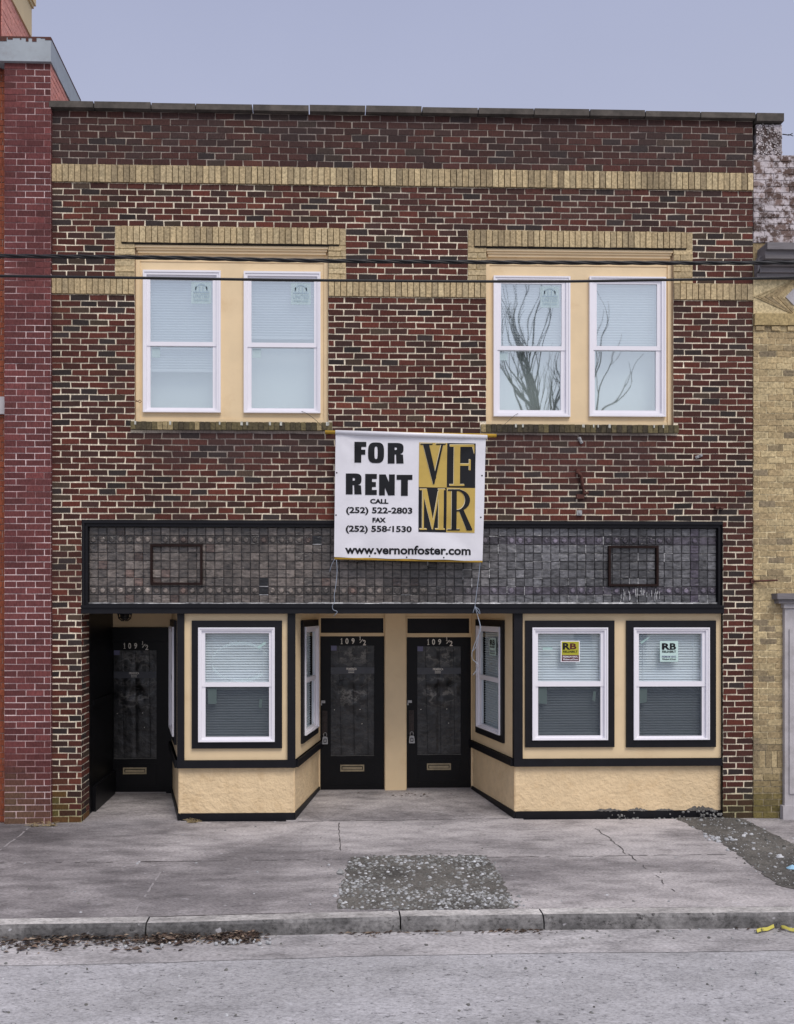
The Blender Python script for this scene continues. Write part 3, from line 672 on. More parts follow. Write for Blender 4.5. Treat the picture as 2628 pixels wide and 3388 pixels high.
# splayed side panels
def side(M, ln, fr, up, lo, cas, lab, st=(), bl=True):
    cas_ = R(M, *cas); bay_front(0, ln, [cas_], M)
    rail(M, .0, ln); plinth(M, 0, ln)
    u_, l_ = R(M, *up), R(M, *lo)
    fr_ = R(M, *fr)
    fr_ = (fr_[0], fr_[1], min(fr_[2], l_[2]-.05), max(fr_[3], u_[3]+.05))
    window(M, fr_, u_, l_, 'glass_low', l_[2] if bl else None, False, st, (), lab, casing=cas_)
def zpx(M, u, z):                                             # photo row of a height on a side panel (to keep sills level with the front)
    p = M @ Vector((u, 0, z)) - CP; return CY - F*p.z/p.dot(FW)
def side_level(M, ln, fx, gx, cx, lab, st=(), bl=True):
    """fx/gx/cx: pixel columns of frame, glass and casing; heights follow the front windows."""
    ref = R(MFt, 1759, 2076, 2008, 2447); ru = R(MFt, 1779, 2096, 1986, 2254); rl = R(MFt, 1780, 2270, 1986, 2433); rc = CA
    uu = lambda px: L(M, px, 2270)[0]
    cas_ = (uu(cx[0]), uu(cx[1]), rc[2], rc[3])
    bay_front(0, ln, [cas_], M); rail(M, 0, ln); plinth(M, 0, ln)
    fr_ = (uu(fx[0]), uu(fx[1]), ref[2], ref[3]); u_ = (uu(gx[0]), uu(gx[1]), ru[2], ru[3]); l_ = (uu(gx[0]), uu(gx[1]), rl[2], rl[3])
    window(M, fr_, u_, l_, 'glass_low', l_[2] if bl else None, False, st, (), lab, casing=cas_)
def small_rb(M, wn):
    a = L(M, 1620, 2110, -.01); b = L(M, 1641, 2170, -.01); rb_sticker((a[0], b[0], b[1], a[1]), False)(M, wn)
side_level(MCL, lenCL, (1001, 1045), (1003, 1039), (995, 1047), 'narrow splayed side window beside the first central door')
side_level(MCR, lenCR, (1586, 1663), (1594, 1658), (1580, 1671), 'splayed side window with a black lettered sticker beside the second central door', [small_rb])
side_level(MLL, lenLL, (571, 584), (572.5, 582), (570, 585.5), 'side window facing the dark side doorway', bl=False)
# --- back of the recesses
def dz(px, py): return P(px, py, Yb).z
mb = MB(); xa, xb = X(1058, Yb), X(1562, Yb)
d1 = (X(1060, Yb), X(1272, Yb), dz(1165, 2613), dz(1165, 2105)); d2 = (X(1346, Yb), X(1559, Yb), dz(1450, 2607), dz(1450, 2108))
t1 = (X(1062, Yb), X(1269, Yb), dz(1165, 2094), dz(1165, 2045)); t2 = (X(1348, Yb), X(1553, Yb), dz(1450, 2095), dz(1450, 2046))
zrf = (d1[2]+d2[2])/2-.004
mb.slab(xa-.1, xb+.1, zrf-.02, z_bt, [(d1[0], d1[1], -1, d1[3]), (d2[0], d2[1], -1, d2[3]), t1, t2], .0+Yb, Yb+.06)
for t in (t1, t2): mb.slab(t[0]-.02, t[1]+.02, t[2]-.02, t[3]+.02, [t], Yb-.012, Yb-.0005)
mb.build('recess_wall', 'beige', bld)
mb = MB(); pa, pb = X(1275, Yb-.05), X(1343, Yb-.05); mb.box(pa, pb, Yb-.05, Yb-.013, zrf-.03, z_bt); mb.build('door_post', 'beige', bld)
for t in (t1, t2):
    mb = MB(); mb.box(t[0], t[1], Yb+.012, Yb+.04, t[2], t[3]); mb.build('transom_panel', 'black', bld)
# left recess
xla, xlb = XS0-.02, X(578, Yb)
d3 = (X(343, Yb), X(551, Yb), dz(450, 2621), dz(450, 2121)); zl_h = dz(450, 2075)
mb = MB(); mb.box(xla-.4, xlb+.1, Yb, Yb+.05, zl_h, z_bt); mb.build('recess_wall', 'beige', bld, 'beige strip above the shadowed side door')
mb = MB(); mb.slab(xla-.4, xlb+.1, d3[2]-.03, zl_h-.002, [(d3[0], d3[1], -1, d3[3])], Yb-.03, Yb+.05)
mb.box(XS0-.06, XS0-.01, .34, Yb, -.03, z_bt); mb.box(XS0-.01, XS0+.03, .5, Yb-.03, -.03, .32); mb.box(XS0-.01, XS0+.012, .5, Yb-.03, 1.3, 1.36)
mb.build('recess_wall', 'doorblack', bld, 'black wall of the shadowed side entry')
mb = MB(); mb.box(XS0, XS1, .31, Yb+.06, z_bb+.03, z_bb+.06); mb.build('ceiling', 'beige', bld)
# dark interior behind the shop windows
mb = MB(); mb.box(XS0+.1, XS1, 2.2, 2.25, -.05, z_bt); mb.build('interior_wall', 'dark', bld)
mb = MB(); mb.box(XS0+.1, XS1, .12, 2.2, -.012, -.006); 
mb.build('interior_floor', 'dark', bld)
# --- doors
Md = lambda d: T(d[0], Yb, d[2])
def door(d, px0, py0, sx, name='door', lab=None):
    """px0,py0: photo position of the first central door's top left corner, copied proportions."""
    M = Md(d); W, Hh = d[1]-d[0], d[3]-d[2]
    u = lambda a: (a-300)/400*W; v = lambda b: Hh*(1-(b-392)/946)         # from the enlarged crop of the first central door
    film = (u(366), u(637), v(1130), v(450))
    mb = MB(M); mb.slab(.004, W-.004, .004, Hh-.004, [(film[0], film[1], film[2], film[3])], .0, .045)
    for a, b, c, e in ((368, 637, 1160, 1310),): mb.slab(u(a), u(b), v(e), v(c), [(u(a)+.012, u(b)-.012, v(e)+.012, v(c)-.012)], -.004, -.0006)
    dr = mb.build('door', 'doorblack', bld, lab)
    mb = MB(M); nx, nzv = 26, 60; g = []
    sd_ = random.random()*0
    for j in range(nzv+1):
        for i in range(nx+1):
            x = film[0]+(film[1]-film[0])*i/nx; z = film[2]+(film[3]-film[2])*j/nzv; q = j/nzv; p = i/nx
            am = .25+1.1*math.exp(-((q-.6)/.2)**2)+.8*math.exp(-((q-.93)/.09)**2); y = .014+am*(.008*noise.turbulence(Vector((p*3, q*6, 2)), 3, False)+.008*nz(p*4, q*14, 5+d[0]))
            rr = math.hypot((p-.5)/.42, (q-.60)/.17); y -= .02*math.exp(-((rr-.5)/.4)**2)*(1+1.2*nz(p*5, q*9, d[0]*3))
            y += .012*math.exp(-((p-.5)/.03)**2)+.005*math.exp(-((p-.22)/.02)**2)+.005*math.exp(-((p-.8)/.02)**2)
            edge = min(p, 1-p, q, 1-q); y = .016+(y-.016)*min(1, edge*12)
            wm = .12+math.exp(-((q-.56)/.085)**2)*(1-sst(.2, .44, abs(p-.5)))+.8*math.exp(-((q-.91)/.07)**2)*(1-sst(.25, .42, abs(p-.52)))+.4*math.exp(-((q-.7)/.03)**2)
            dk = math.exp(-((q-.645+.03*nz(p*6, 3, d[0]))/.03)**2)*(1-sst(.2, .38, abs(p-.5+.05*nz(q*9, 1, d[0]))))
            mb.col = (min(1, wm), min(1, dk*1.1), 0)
            g.append(mb.vert((x, y, z)))
    for j in range(nzv):
        for i in range(nx): mb.idx([g[j*(nx+1)+i], g[j*(nx+1)+i+1], g[(j+1)*(nx+1)+i+1], g[(j+1)*(nx+1)+i]], True)
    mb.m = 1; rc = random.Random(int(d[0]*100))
    def glint_edge(pts, w_):  # flat pale strips: painted highlights along creases, and the film's lower edge
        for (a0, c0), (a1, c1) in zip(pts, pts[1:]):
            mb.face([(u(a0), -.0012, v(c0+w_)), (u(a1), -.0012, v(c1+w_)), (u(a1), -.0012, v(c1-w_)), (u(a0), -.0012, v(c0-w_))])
    glint_edge([(366, 1127), (430, 1129), (520, 1126), (637, 1128)], 2.2)
    glint_edge([(540, 712), (580, 690), (634, 650)], 1.6); glint_edge([(560, 690), (600, 664), (634, 640)], 1.0); glint_edge([(372, 690), (400, 725), (432, 750)], 1.3); glint_edge([(405, 662), (440, 655), (500, 650), (575, 636)], 1.5)
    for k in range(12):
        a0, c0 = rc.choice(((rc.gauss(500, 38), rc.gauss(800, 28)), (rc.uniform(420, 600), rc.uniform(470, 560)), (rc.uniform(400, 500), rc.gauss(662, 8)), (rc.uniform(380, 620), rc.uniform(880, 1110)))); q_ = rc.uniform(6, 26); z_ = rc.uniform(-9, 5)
        glint_edge([(a0, c0), (a0+q_, c0+z_), (a0+q_*1.8, c0+z_*1.2+3)], rc.uniform(.6, 1.7))
    mb.m = 2
    for a0, a1 in ((415, 432), (503, 512), (590, 600)):
        mb.face([(u(a1)-.002, -.001, v(1122)), (u(a1)+.002, -.001, v(1122)), (u(a0)+.002, -.001, v(456)), (u(a0)-.002, -.001, v(456))])
    mb.build('film_sheet', ['film', 'glint_edge', 'doorblack'], dr)
    mb = MB(M); mb.face([(u(366), -.002, v(625)), (u(637), -.002, v(622)), (u(637), -.002, v(583)), (u(366), -.002, v(583))]); mb.build('film_band', plain('grey_film', (74, 76, 82), .4), dr)
    mb = MB(M); fit_text(mb, 'PRIMERICA', u(463), u(527), v(600), v(586), -.004, .02)
    for c in (606, 616): mb.box(u(475), u(512), -.0035, -.003, v(c+1.5), v(c-1.5))
    mb.build('lettering', 'digit', dr)
    mb = MB(M)                                                    # 109 1/2
    for ch, a, b, c, e in (('1', 427, 441, 404, 440), ('0', 457, 476, 404, 440), ('9', 495, 514, 404, 440), ('1', 543, 555, 392, 416), ('2', 566, 585, 415, 448)):
        mb = MB(M)
        if ch == '1':
            c1 = (u(a)+u(b))/2; w1 = (u(b)-u(a))/2; h1 = v(c)-v(e)
            mb.prism([(c1-w1*.3, v(e)+.08*h1), (c1-w1*.9, v(e)+.08*h1), (c1-w1*.9, v(e)), (c1+w1*.9, v(e)), (c1+w1*.9, v(e)+.08*h1), (c1+w1*.3, v(e)+.08*h1), (c1+w1*.3, v(c)), (c1-w1*.1, v(c)), (c1-w1*.9, v(c)-.2*h1), (c1-w1*.8, v(c)-.28*h1), (c1-w1*.3, v(c)-.16*h1)], -.003, -.001)
        else: fit_text(mb, ch, u(a), u(b), v(e), v(c), -.0025, .022)
        mb.build('digit', 'digit', dr)
    mb = MB(M); mb.face([(u(545), -.0025, v(432)), (u(549), -.0025, v(434)), (u(568), -.0025, v(412)), (u(564), -.0025, v(410))])
    mb.build('fraction_bar', 'digit', dr)
    mb = MB(M); s_ = (u(425), u(574), v(1224), v(1183)); mb.slab(*s_, [(s_[0]+.018, s_[1]-.018, s_[2]+.02, s_[3]-.018)], -.014, -.0006)
    mb.box(s_[0]+.028, s_[1]-.028, -.009, -.001, s_[2]+.026, s_[3]-.03); mb.build('mail_slot', 'brass', dr)
    mb = MB(M); mb.box(u(313), u(345), -.012, -.0006, v(1000), v(850)); mb.tube([(u(328), -.012, v(875)), (u(328), -.05, v(875))], .014, 8); mb.box(u(322), u(336), -.03, -.012, v(985), v(925)); mb.build('lock_plate', 'lockbrown', dr)
    mb = MB(M); mb.box(u(305), u(331), -.02, -.0006, v(803), v(787)); mb.box(u(303), u(311), -.016, -.0006, v(817), v(804)); mb.build('latch', 'lockgrey', dr)
    mb = MB(M); mb.box(u(367), u(402), -.0025, -.0016, v(480), v(450)); mb.build('sticker', 'lilac', dr)
    for a, c in ((388, 845), (548, 843), (560, 932)):
        mb = MB(M); mb.face([(u(a)-.006, -.002, v(c)-.004), (u(a)+.006, -.002, v(c)-.003), (u(a)+.008, -.002, v(c)+.006), (u(a)-.004, -.002, v(c)+.004)])
        mb.build('paint_fleck', 'digit', dr)
    mb = MB(M); mb.box(0, W, -.02, .05, -.035, .003); mb.build('threshold', 'wood', dr)
    return M @ Vector((u(330), -.02, v(1030)))
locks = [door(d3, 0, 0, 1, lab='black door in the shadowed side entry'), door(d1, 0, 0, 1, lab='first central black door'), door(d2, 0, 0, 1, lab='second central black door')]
for p, lab in zip(locks, ('grey key lockbox on the door of the shadowed side entry', 'grey key lockbox on the first of the two central doors, beside the narrow side window', 'grey key lockbox on the second central door, right of the beige post')):
    t = empty('lockbox', lab, 'lockbox', 'key lockboxes hanging on the doors', p)
    mb = MB(); mb.prism([(-.034, -.05), (.034, -.05), (.038, -.04), (.032, .04), (.022, .05), (-.022, .05), (-.032, .04), (-.038, -.04)], -.03, .014); mb.build('body', 'lockgrey', t)
    mb = MB(); mb.slab(-.02, .02, -.03, .024, [(-.012, .012, -.02, .014)], -.034, -.0305); mb.build('dial_plate', 'ink', t)
    mb = MB(); mb.tube([(-.02, -.008, .045), (-.02, -.008, .085), (-.012, -.008, .1), (.012, -.008, .1), (.02, -.008, .085), (.02, -.008, .045)], .006, 8); mb.build('shackle', 'lockgrey', t)
# --- ceiling lamp of the side entry
lp = P(413, 2034, .75); t = empty('ceiling_lamp', 'unlit black caged lamp under the lintel of the side entry', 'lamp', None, lp)
mb = MB(); mb.tube([(0, 0, .05), (0, 0, .005)], [.09, .095], 14); mb.build('base', 'black', t)
mb = MB(); mb.tube([(0, 0, .004), (0, 0, -.03), (0, 0, -.06), (0, 0, -.07)], [.06, .058, .04, .01], 14); mb.build('glass', plain('dusty_lamp_glass', (60, 58, 54), .3), t)
mb = MB()
for k in range(8):
    a = k*math.pi/4; mb.tube([(.085*math.cos(a), .085*math.sin(a), .005), (.075*math.cos(a), .075*math.sin(a), -.045), (.035*math.cos(a), .035*math.sin(a), -.078)], .005, 5)
mb.tube([(.078*math.cos(k*.4488), .078*math.sin(k*.4488), -.035) for k in range(15)], .005, 5, False)
mb.build('cage', 'black', t)
# ================================================================== BANNER
Yn = -.14; MN = T(0, Yn, 0)
bc = {k: L(MN, *p) for k, p in dict(tl=(1111, 1434), tr=(1608, 1449), bl=(1106, 1842), br=(1597, 1855)).items()}
def bn(s, t): # 0..1 across, 0..1 down
    a = mixc(bc['tl']+(0,), bc['tr']+(0,), s); b = mixc(bc['bl']+(0,), bc['br']+(0,), s); p = mixc(a, b, t); return p[0], p[1]
def bw_(s, t):
    d = .016*math.sin(3.1*s+2.2*t)+.016*nz(s*2.2, t*2.0, 3)+.009*nz(s*5+t*3, t*4-s*2, 8)*(.5+t)+.015*t
    for cs, ct in ((0, 0), (1, 0), (0, 1), (1, 1)):             # tension creases fanning out of the corners
        dx, dy = abs(s-cs), abs(t-ct); rr = math.hypot(dx, dy)
        d += .006*math.exp(-rr*4)*math.sin(9*math.atan2(dy, dx+1e-6)+cs)*min(1, rr*8)
    return d
iw = lambda px, py: ((px-397+9*(py-260)/760)/936.0, (py-262-(px-397)*.027)/762.0)          # enlarged crop -> s, t
def bp(px, py, y): s, t = iw(px, py); q = bn(s, t); return (q[0], Yn+bw_(s, t)+y, q[1])
ban = empty('banner', 'white vinyl for rent banner with gold and black square logo on a yellow rod', 'banner', None, (bn(.5, 0)[0], Yn, bn(.5, 0)[1]))
def bbuild(mb, name, mat): o = mb.build(name, mat, ban); o.matrix_parent_inverse = Matrix.Translation(ban.location).inverted(); return o
mb = MB(); g = []
N1, N2 = 40, 34
for j in range(N2+1):
    for i in range(N1+1):
        s, t = i/N1, j/N2; q = bn(s, t); z = q[1]-(.006*math.sin(s*math.pi*4)**2 if j == N2 else 0)
        g.append(mb.vert((q[0], Yn+bw_(s, t), z)))
for j in range(N2):
    for i in range(N1): mb.idx([g[j*(N1+1)+i], g[(j+1)*(N1+1)+i], g[(j+1)*(N1+1)+i+1], g[j*(N1+1)+i+1]], True)
bbuild(mb, 'sheet', 'banner')
a, b = L(MN, 1110, 1430), L(MN, 1612, 1446)
mb = MB(); mb.tube([(a[0], Yn+.006, a[1]), (b[0], Yn+.006, b[1])], .027, 12); bbuild(mb, 'hem_roll', 'banner')
a, b = L(MN, 1076, 1429), L(MN, 1643, 1441)
mb = MB(); mb.tube([(a[0], Yn+.012, a[1]), (b[0], Yn+.012, b[1])], .021, 10); bbuild(mb, 'rod', 'goldrod')
a, b = L(MN, 1107, 1847), L(MN, 1597, 1858)
mb = MB(); mb.tube([(a[0], Yn+bw_(0, 1)+.012, a[1]), (b[0], Yn+bw_(1, 1)+.012, b[1])], .013, 10); bbuild(mb, 'rod', 'goldrod')
mb = MB()
for px, py in ((404, 503), (400, 765), (1312, 521), (1308, 780), (612, 1019), (845, 1027), (1077, 1030)):
    mb.face([bp(px+5*math.cos(k*math.pi/4), py+5*math.sin(k*math.pi/4), -.003)[0:3] for k in range(8)][::-1])
bbuild(mb, 'eyelet', 'ink')
LW = .0025
def poly(mb, pts, y=-.004):
    if len(pts) != 4: mb.face([bp(*p, y) for p in pts]); return
    a, b, c, d = pts; L_ = max(math.dist(a, b), math.dist(b, c), math.dist(c, d)); n = max(1, min(14, int(L_/16)))
    q = lambda i, j: tuple((a[k]*(1-i/n)+b[k]*i/n)*(1-j/n)+(d[k]*(1-i/n)+c[k]*i/n)*j/n for k in (0, 1))
    g = [[mb.vert(bp(*q(i, j), y)) for i in range(n+1)] for j in range(n+1)]
    for j in range(n):
        for i in range(n): mb.idx([g[j][i], g[j][i+1], g[j+1][i+1], g[j+1][i]], True)
def glyph(mb, ch, x0, x1, y0, y1, st, hb, y=-.004):               # heavy sans capital from blocks
    w_ = x1-x0; rr = lambda a, b, c, d, k=0: poly(mb, [(a, d), (b, d), (b, c), (a, c)], y-.0004*k)
    def ring(ax, bx, ay, by, t, hz, half=False):
        n = 28; o = []; i_ = []
        cx, cy, rx, ry = (ax+bx)/2, (ay+by)/2, (bx-ax)/2, (by-ay)/2
        for k in range(n+1):
            th = -math.pi/2+(math.pi if half else 2*math.pi)*k/n; e = .62
            f = lambda v: math.copysign(abs(v)**e, v)
            if half:
                o.append((ax+(bx-ax)*max(0, f(math.cos(th))), cy+ry*f(math.sin(th)))); i_.append((ax+(bx-ax-t)*max(0, f(math.cos(th))), cy+(ry-hz)*f(math.sin(th))))
            else:
                o.append((cx+rx*f(math.cos(th)), cy+ry*f(math.sin(th)))); i_.append((cx+(rx-t)*f(math.cos(th)), cy+(ry-hz)*f(math.sin(th))))
        for k in range(n): poly(mb, [o[k], i_[k], i_[k+1], o[k+1]], y-.0004)
    if ch in 'FER': rr(x0, x0+st, y0, y1)
    if ch in 'FE':
        rr(x0+st, x1, y0, y0+hb); m = (y0+y1)/2; rr(x0+st, x1-w_*.08, m-hb*.5, m+hb*.5)
        if ch == 'E': rr(x0+st, x1, y1-hb, y1)
    if ch == 'O': ring(x0, x1, y0, y1, st, hb)
    if ch == 'R':
        m = y0+(y1-y0)*.56; ring(x0+st, x1, y0, m, st*.95, hb*.9, True)
        poly(mb, [(x1-st-2, y1), (x1+1, y1), (x1-2, m+8), (x1-14, m-8), (x0+st, m-4), (x0+st+2, m-hb*.2), (x1-st-3, m+14)][:0] or [(x1-st-1, y1), (x1+1, y1), (x1-3, m+2), (x1-st-4, m-6)])
    if ch == 'N':
        rr(x0, x0+st*.85, y0, y1); rr(x1-st*.85, x1, y0, y1); poly(mb, [(x0+2, y0), (x0+st*.95, y0), (x1-2, y1), (x1-st*.95, y1)][::-1], y-.0006)
    if ch == 'T': rr(x0, x1, y0, y0+hb); c = (x0+x1)/2; rr(c-st/2, c+st/2, y0+hb, y1)
mb = MB(); 
for ch, a, b, sk in (('F', 514, 588, 0), ('O', 599, 699, 3), ('R', 722, 820, 6)): glyph(mb, ch, a, b, 312+sk, 440+sk, 43 if ch != 'O' else 40, 31 if ch != 'O' else 25)
bbuild(mb, 'headline', 'ink'); mb = MB()
for ch, a, b, sk in (('R', 461, 559, 0), ('E', 582, 655, 3), ('N', 669, 767, 6), ('T', 778, 877, 9)): glyph(mb, ch, a, b, 507+sk, 637+sk, 43, 31)
bbuild(mb, 'headline', 'ink')
def btext(body, x0, x1, y0, y1, bold):
    mb = MB(); v, f = text_geo(body, bold); xa, xb = min(p[0] for p in v), max(p[0] for p in v); za, zb = min(p[1] for p in v), max(p[1] for p in v)
    ids = [mb.vert(bp(x0+(x-xa)/(xb-xa)*(x1-x0), y1-(z-za)/(zb-za)*(y1-y0)+(x-xa)/(xb-xa)*(x1-x0)*.012, -.004)) for x, z in v]
    for p in f: mb.idx([ids[k] for k in p])
    bbuild(mb, 'lettering', 'ink')
btext('CALL', 613, 728, 664, 694, .045); btext('FAX', 628, 712, 781, 811, .045)
btext('(252) 522-2803', 463, 878, 714, 764, .032); btext('(252) 558-1530', 461, 875, 829, 879, .032)
btext('www.vernonfoster.com', 456, 1248, 950, 1006, .03)
mb = MB(); poly(mb, [(731, 850), (745, 843), (745, 834), (731, 843)], -.0045); bbuild(mb, 'lettering', 'ink')
# logo: four squares with serif capitals
LX, LY = (917, 1092, 1270), (315, 592, 870)
def sq(mb, i, j, e=0, y=-.0035):
    sk = lambda x: (x-917)*.02
    poly(mb, [(LX[i]-e, LY[j+1]+sk(LX[i])+e), (LX[i+1]+e, LY[j+1]+sk(LX[i+1])+e), (LX[i+1]+e, LY[j]+sk(LX[i+1])-e), (LX[i]-e, LY[j]+sk(LX[i])-e)], y)
mb = MB(); sq(mb, 1, 0); sq(mb, 0, 1); bbuild(mb, 'logo_square', 'ink')
mb = MB(); sq(mb, 0, 0); sq(mb, 1, 1); bbuild(mb, 'logo_square', 'gold')
SER = {
 'V': [[(0, 0), (.48, 0), (.48, .03), (0, .03)], [(.62, 0), (1, 0), (1, .03), (.62, .03)], [(.1, .02), (.34, .02), (.64, .82), (.52, 1)], [(.82, .02), (.9, .02), (.56, 1), (.5, .92)]],
 'F': [[(.04, 0), (1, 0), (1, .05), (.04, .05)], [(.2, .05), (.44, .05), (.44, .96), (.2, .96)], [(.04, .96), (.62, .96), (.62, 1), (.04, 1)], [(.93, .05), (1, .05), (1, .24)], [(.44, .46), (.84, .46), (.84, .51), (.44, .51)], [(.8, .36), (.86, .36), (.86, .62), (.8, .62)]],
 'M': [[(0, 0), (.28, 0), (.28, .03), (0, .03)], [(.72, 0), (1, 0), (1, .03), (.72, .03)], [(.1, .03), (.16, .03), (.16, .97), (.1, .97)], [(.74, .03), (.94, .03), (.94, .97), (.74, .97)], [(.1, .03), (.28, .03), (.55, .84), (.49, 1)], [(.72, .06), (.78, .06), (.52, 1), (.48, .95)], [(0, .97), (.28, .97), (.28, 1), (0, 1)], [(.62, .97), (1, .97), (1, 1), (.62, 1)]],
 'R': [[(0, 0), (.5, 0), (.5, .04), (0, .04)], [(.16, .04), (.36, .04), (.36, .97), (.16, .97)], [(0, .97), (.5, .97), (.5, 1), (0, 1)], [(.44, .5), (.62, .48), (1, .97), (1, 1), (.78, 1)]],
}
def serif(mb, ch, x0, x1, y0, y1, dy, dx=0):
    for k, pg in enumerate(SER[ch]): poly(mb, [(x0+a*(x1-x0)+dx, y0+b*(y1-y0)+dx) for a, b in pg][::-1], dy-.0003*k)
    if ch == 'R':
        n = 16
        for k in range(n):
            t0, t1 = [-math.pi/2+math.pi*q/n for q in (k, k+1)]
            P_ = lambda t, rx, ry: (x0+(x1-x0)*(.36+rx*math.cos(t))+dx, y0+(y1-y0)*(.27+ry*math.sin(t))+dx)
            poly(mb, [P_(t0, .54, .27), P_(t0, .34, .235), P_(t1, .34, .235), P_(t1, .54, .27)], dy-.001)
    return mb
cells = {'V': (925, 1083, 322, 578), 'F': (1104, 1262, 330, 586), 'M': (925, 1083, 604, 858), 'R': (1099, 1254, 606, 862)}
mb = MB(); [serif(mb, k, *cells[k], -.006, -3) for k in 'VR']; bbuild(mb, 'logo_letter_edge', 'paleink')
mb = MB(); [serif(mb, k, *cells[k], -.009) for k in 'VR']; bbuild(mb, 'logo_letter', 'ink')
mb = MB(); [serif(mb, k, *cells[k], -.006, -3) for k in 'FM']; bbuild(mb, 'logo_letter_edge', 'paleink')
mb = MB(); [serif(mb, k, *cells[k], -.009) for k in 'FM']; bbuild(mb, 'logo_letter', 'gold')
# strings and wires
def cr(k, off=(900, 1300), s=.53129): return off[0]+k[0]*s, off[1]+k[1]*s
def stringy(name, pts, Y0, Y1, rad, mat, label, cat, off=(900, 1300), group=None):
    mb = MB()
    for chain in pts:
        q = [P(*cr(p, off), Y0+(Y1-Y0)*k/max(1, len(chain)-1)) for k, p in enumerate(chain)]
        sm = []
        for k in range(len(q)-1):
            p0, p1, p2, p3 = q[max(0, k-1)], q[k], q[k+1], q[min(len(q)-1, k+2)]
            for t in (0, .25, .5, .75): sm.append(.5*((2*p1)+(p2-p0)*t+(2*p0-5*p1+4*p2-p3)*t*t+(3*p1-p0-3*p2+p3)*t**3))
        mb.tube(sm+[q[-1]], rad, 5)
    return mb.build(name, mat, None, label, cat, group)
stringy('string', [[(392, 1035), (372, 1070), (360, 1115)], [(402, 1040), (406, 1110), (398, 1200), (388, 1260), (390, 1300), (377, 1325), (382, 1350), (408, 1362), (396, 1378), (385, 1392)]], -.13, -.06, .0035, 'string', 'short frayed string tied to the lower left corner of the banner', 'string', group='strings hanging from the banner')
stringy('string', [[(1298, 1045), (1292, 1110), (1278, 1220), (1268, 1300), (1264, 1330), (1252, 1370)], [(1264, 1330), (1290, 1350), (1294, 1378), (1268, 1335)], [(1266, 1335), (1282, 1390), (1301, 1470), (1270, 1545), (1246, 1620), (1252, 1660), (1286, 1700), (1250, 1760)], [(1284, 1400), (1296, 1450), (1290, 1500), (1276, 1570), (1250, 1610)]], -.13, -.07, .0035, 'string', 'long looping string hanging from the lower right corner of the banner past the beam', 'string', group='strings hanging from the banner')
stringy('guy_wire', [[(180, 113), (220, 130), (280, 175), (338, 238)]], .04, -.12, .0025, 'rubber', 'thin wire from the window with the half lowered blind down to the banner rod', 'wire', group='wires holding the banner rod')
stringy('guy_wire', [[(1535, 128), (1510, 142), (1450, 195), (1393, 250)]], .04, -.12, .0025, 'rubber', 'thin wire from the window reflecting a twisted tree down to the banner rod', 'wire', group='wires holding the banner rod')
# small ironwork on the wall
def cr6(x, y): return 1628+x*.5903, 900+y*.5903
q = [P(*cr6(*p), -.03) for p in ((480, 1122), (492, 1130), (500, 1150), (508, 1200), (516, 1240), (540, 1238))]
mb = MB(); mb.tube(q, .02, 7); a = P(*cr6(497, 1256), -.02); mb.box(a.x-.05, a.x+.04, -.035, .005, a.z-.03, a.z+.02); a = P(*cr6(482, 1118), -.02); mb.box(a.x-.02, a.x+.025, -.03, .005, a.z-.02, a.z+.03)
mb.build('bracket', 'rust', None, 'rusty bent pipe bracket fixed to the brick wall right of the banner', 'bracket')
def clip(x, y, ang, lab):
    a = P(*cr6(x, y), -.02); M = T(a.x, 0, a.z) @ Matrix.Rotation(ang, 4, 'Y'); mb = MB(M)
    mb.box(-.016, .016, -.02, .004, -.04, .04); mb.box(-.01, .01, -.045, -.02, .01, .035); mb.tube([(0, -.02, -.02), (0, -.032, -.02)], .01, 8)
    mb.build('cable_clip', 'lockgrey', None, lab, 'clip', 'metal clips on the brick wall')
clip(497, 943, -.5, 'pale metal clip on stained bricks close under the window sill right of the banner')
clip(1160, 1033, 1.2, 'pale metal clip near the right edge of the dark brick wall')
a = P(*cr6(490, 1350), -.01); mb = MB(); mb.box(a.x-.03, a.x+.03, -.018, .004, a.z-.03, a.z+.03); mb.tube([(a.x, -.018, a.z), (a.x, -.03, a.z)], .012, 8)
mb.build('wall_plate', 'lockgrey', None, 'small square metal plate on the wall just above the black shopfront frame', 'plate')
a = P(*cr6(1270, 1322), -.01); mb = MB(); mb.box(a.x-.05, a.x+.05, -.05, .004, a.z-.012, a.z+.012); mb.tube([(a.x, -.05, a.z), (a.x+.02, -.08, a.z-.02)], .01, 6)
mb.build('iron_stub', 'rust', None, 'rusty iron stub above the upper right corner of the shopfront', 'bracket')
a = P(458, 1328, -.02); mb = MB(); mb.tube([(a.x-.03, -.005, a.z), (a.x-.005, -.02, a.z), (a.x+.02, -.02, a.z+.018), (a.x+.035, -.02, a.z), (a.x+.02, -.02, a.z-.018), (a.x-.005, -.02, a.z), (a.x-.03, -.02, a.z+.015)], .004, 5)
mb.build('wall_hook', 'rust', None, 'small rusty eye hook beside the lower left corner of the upper left window panel', 'hook')
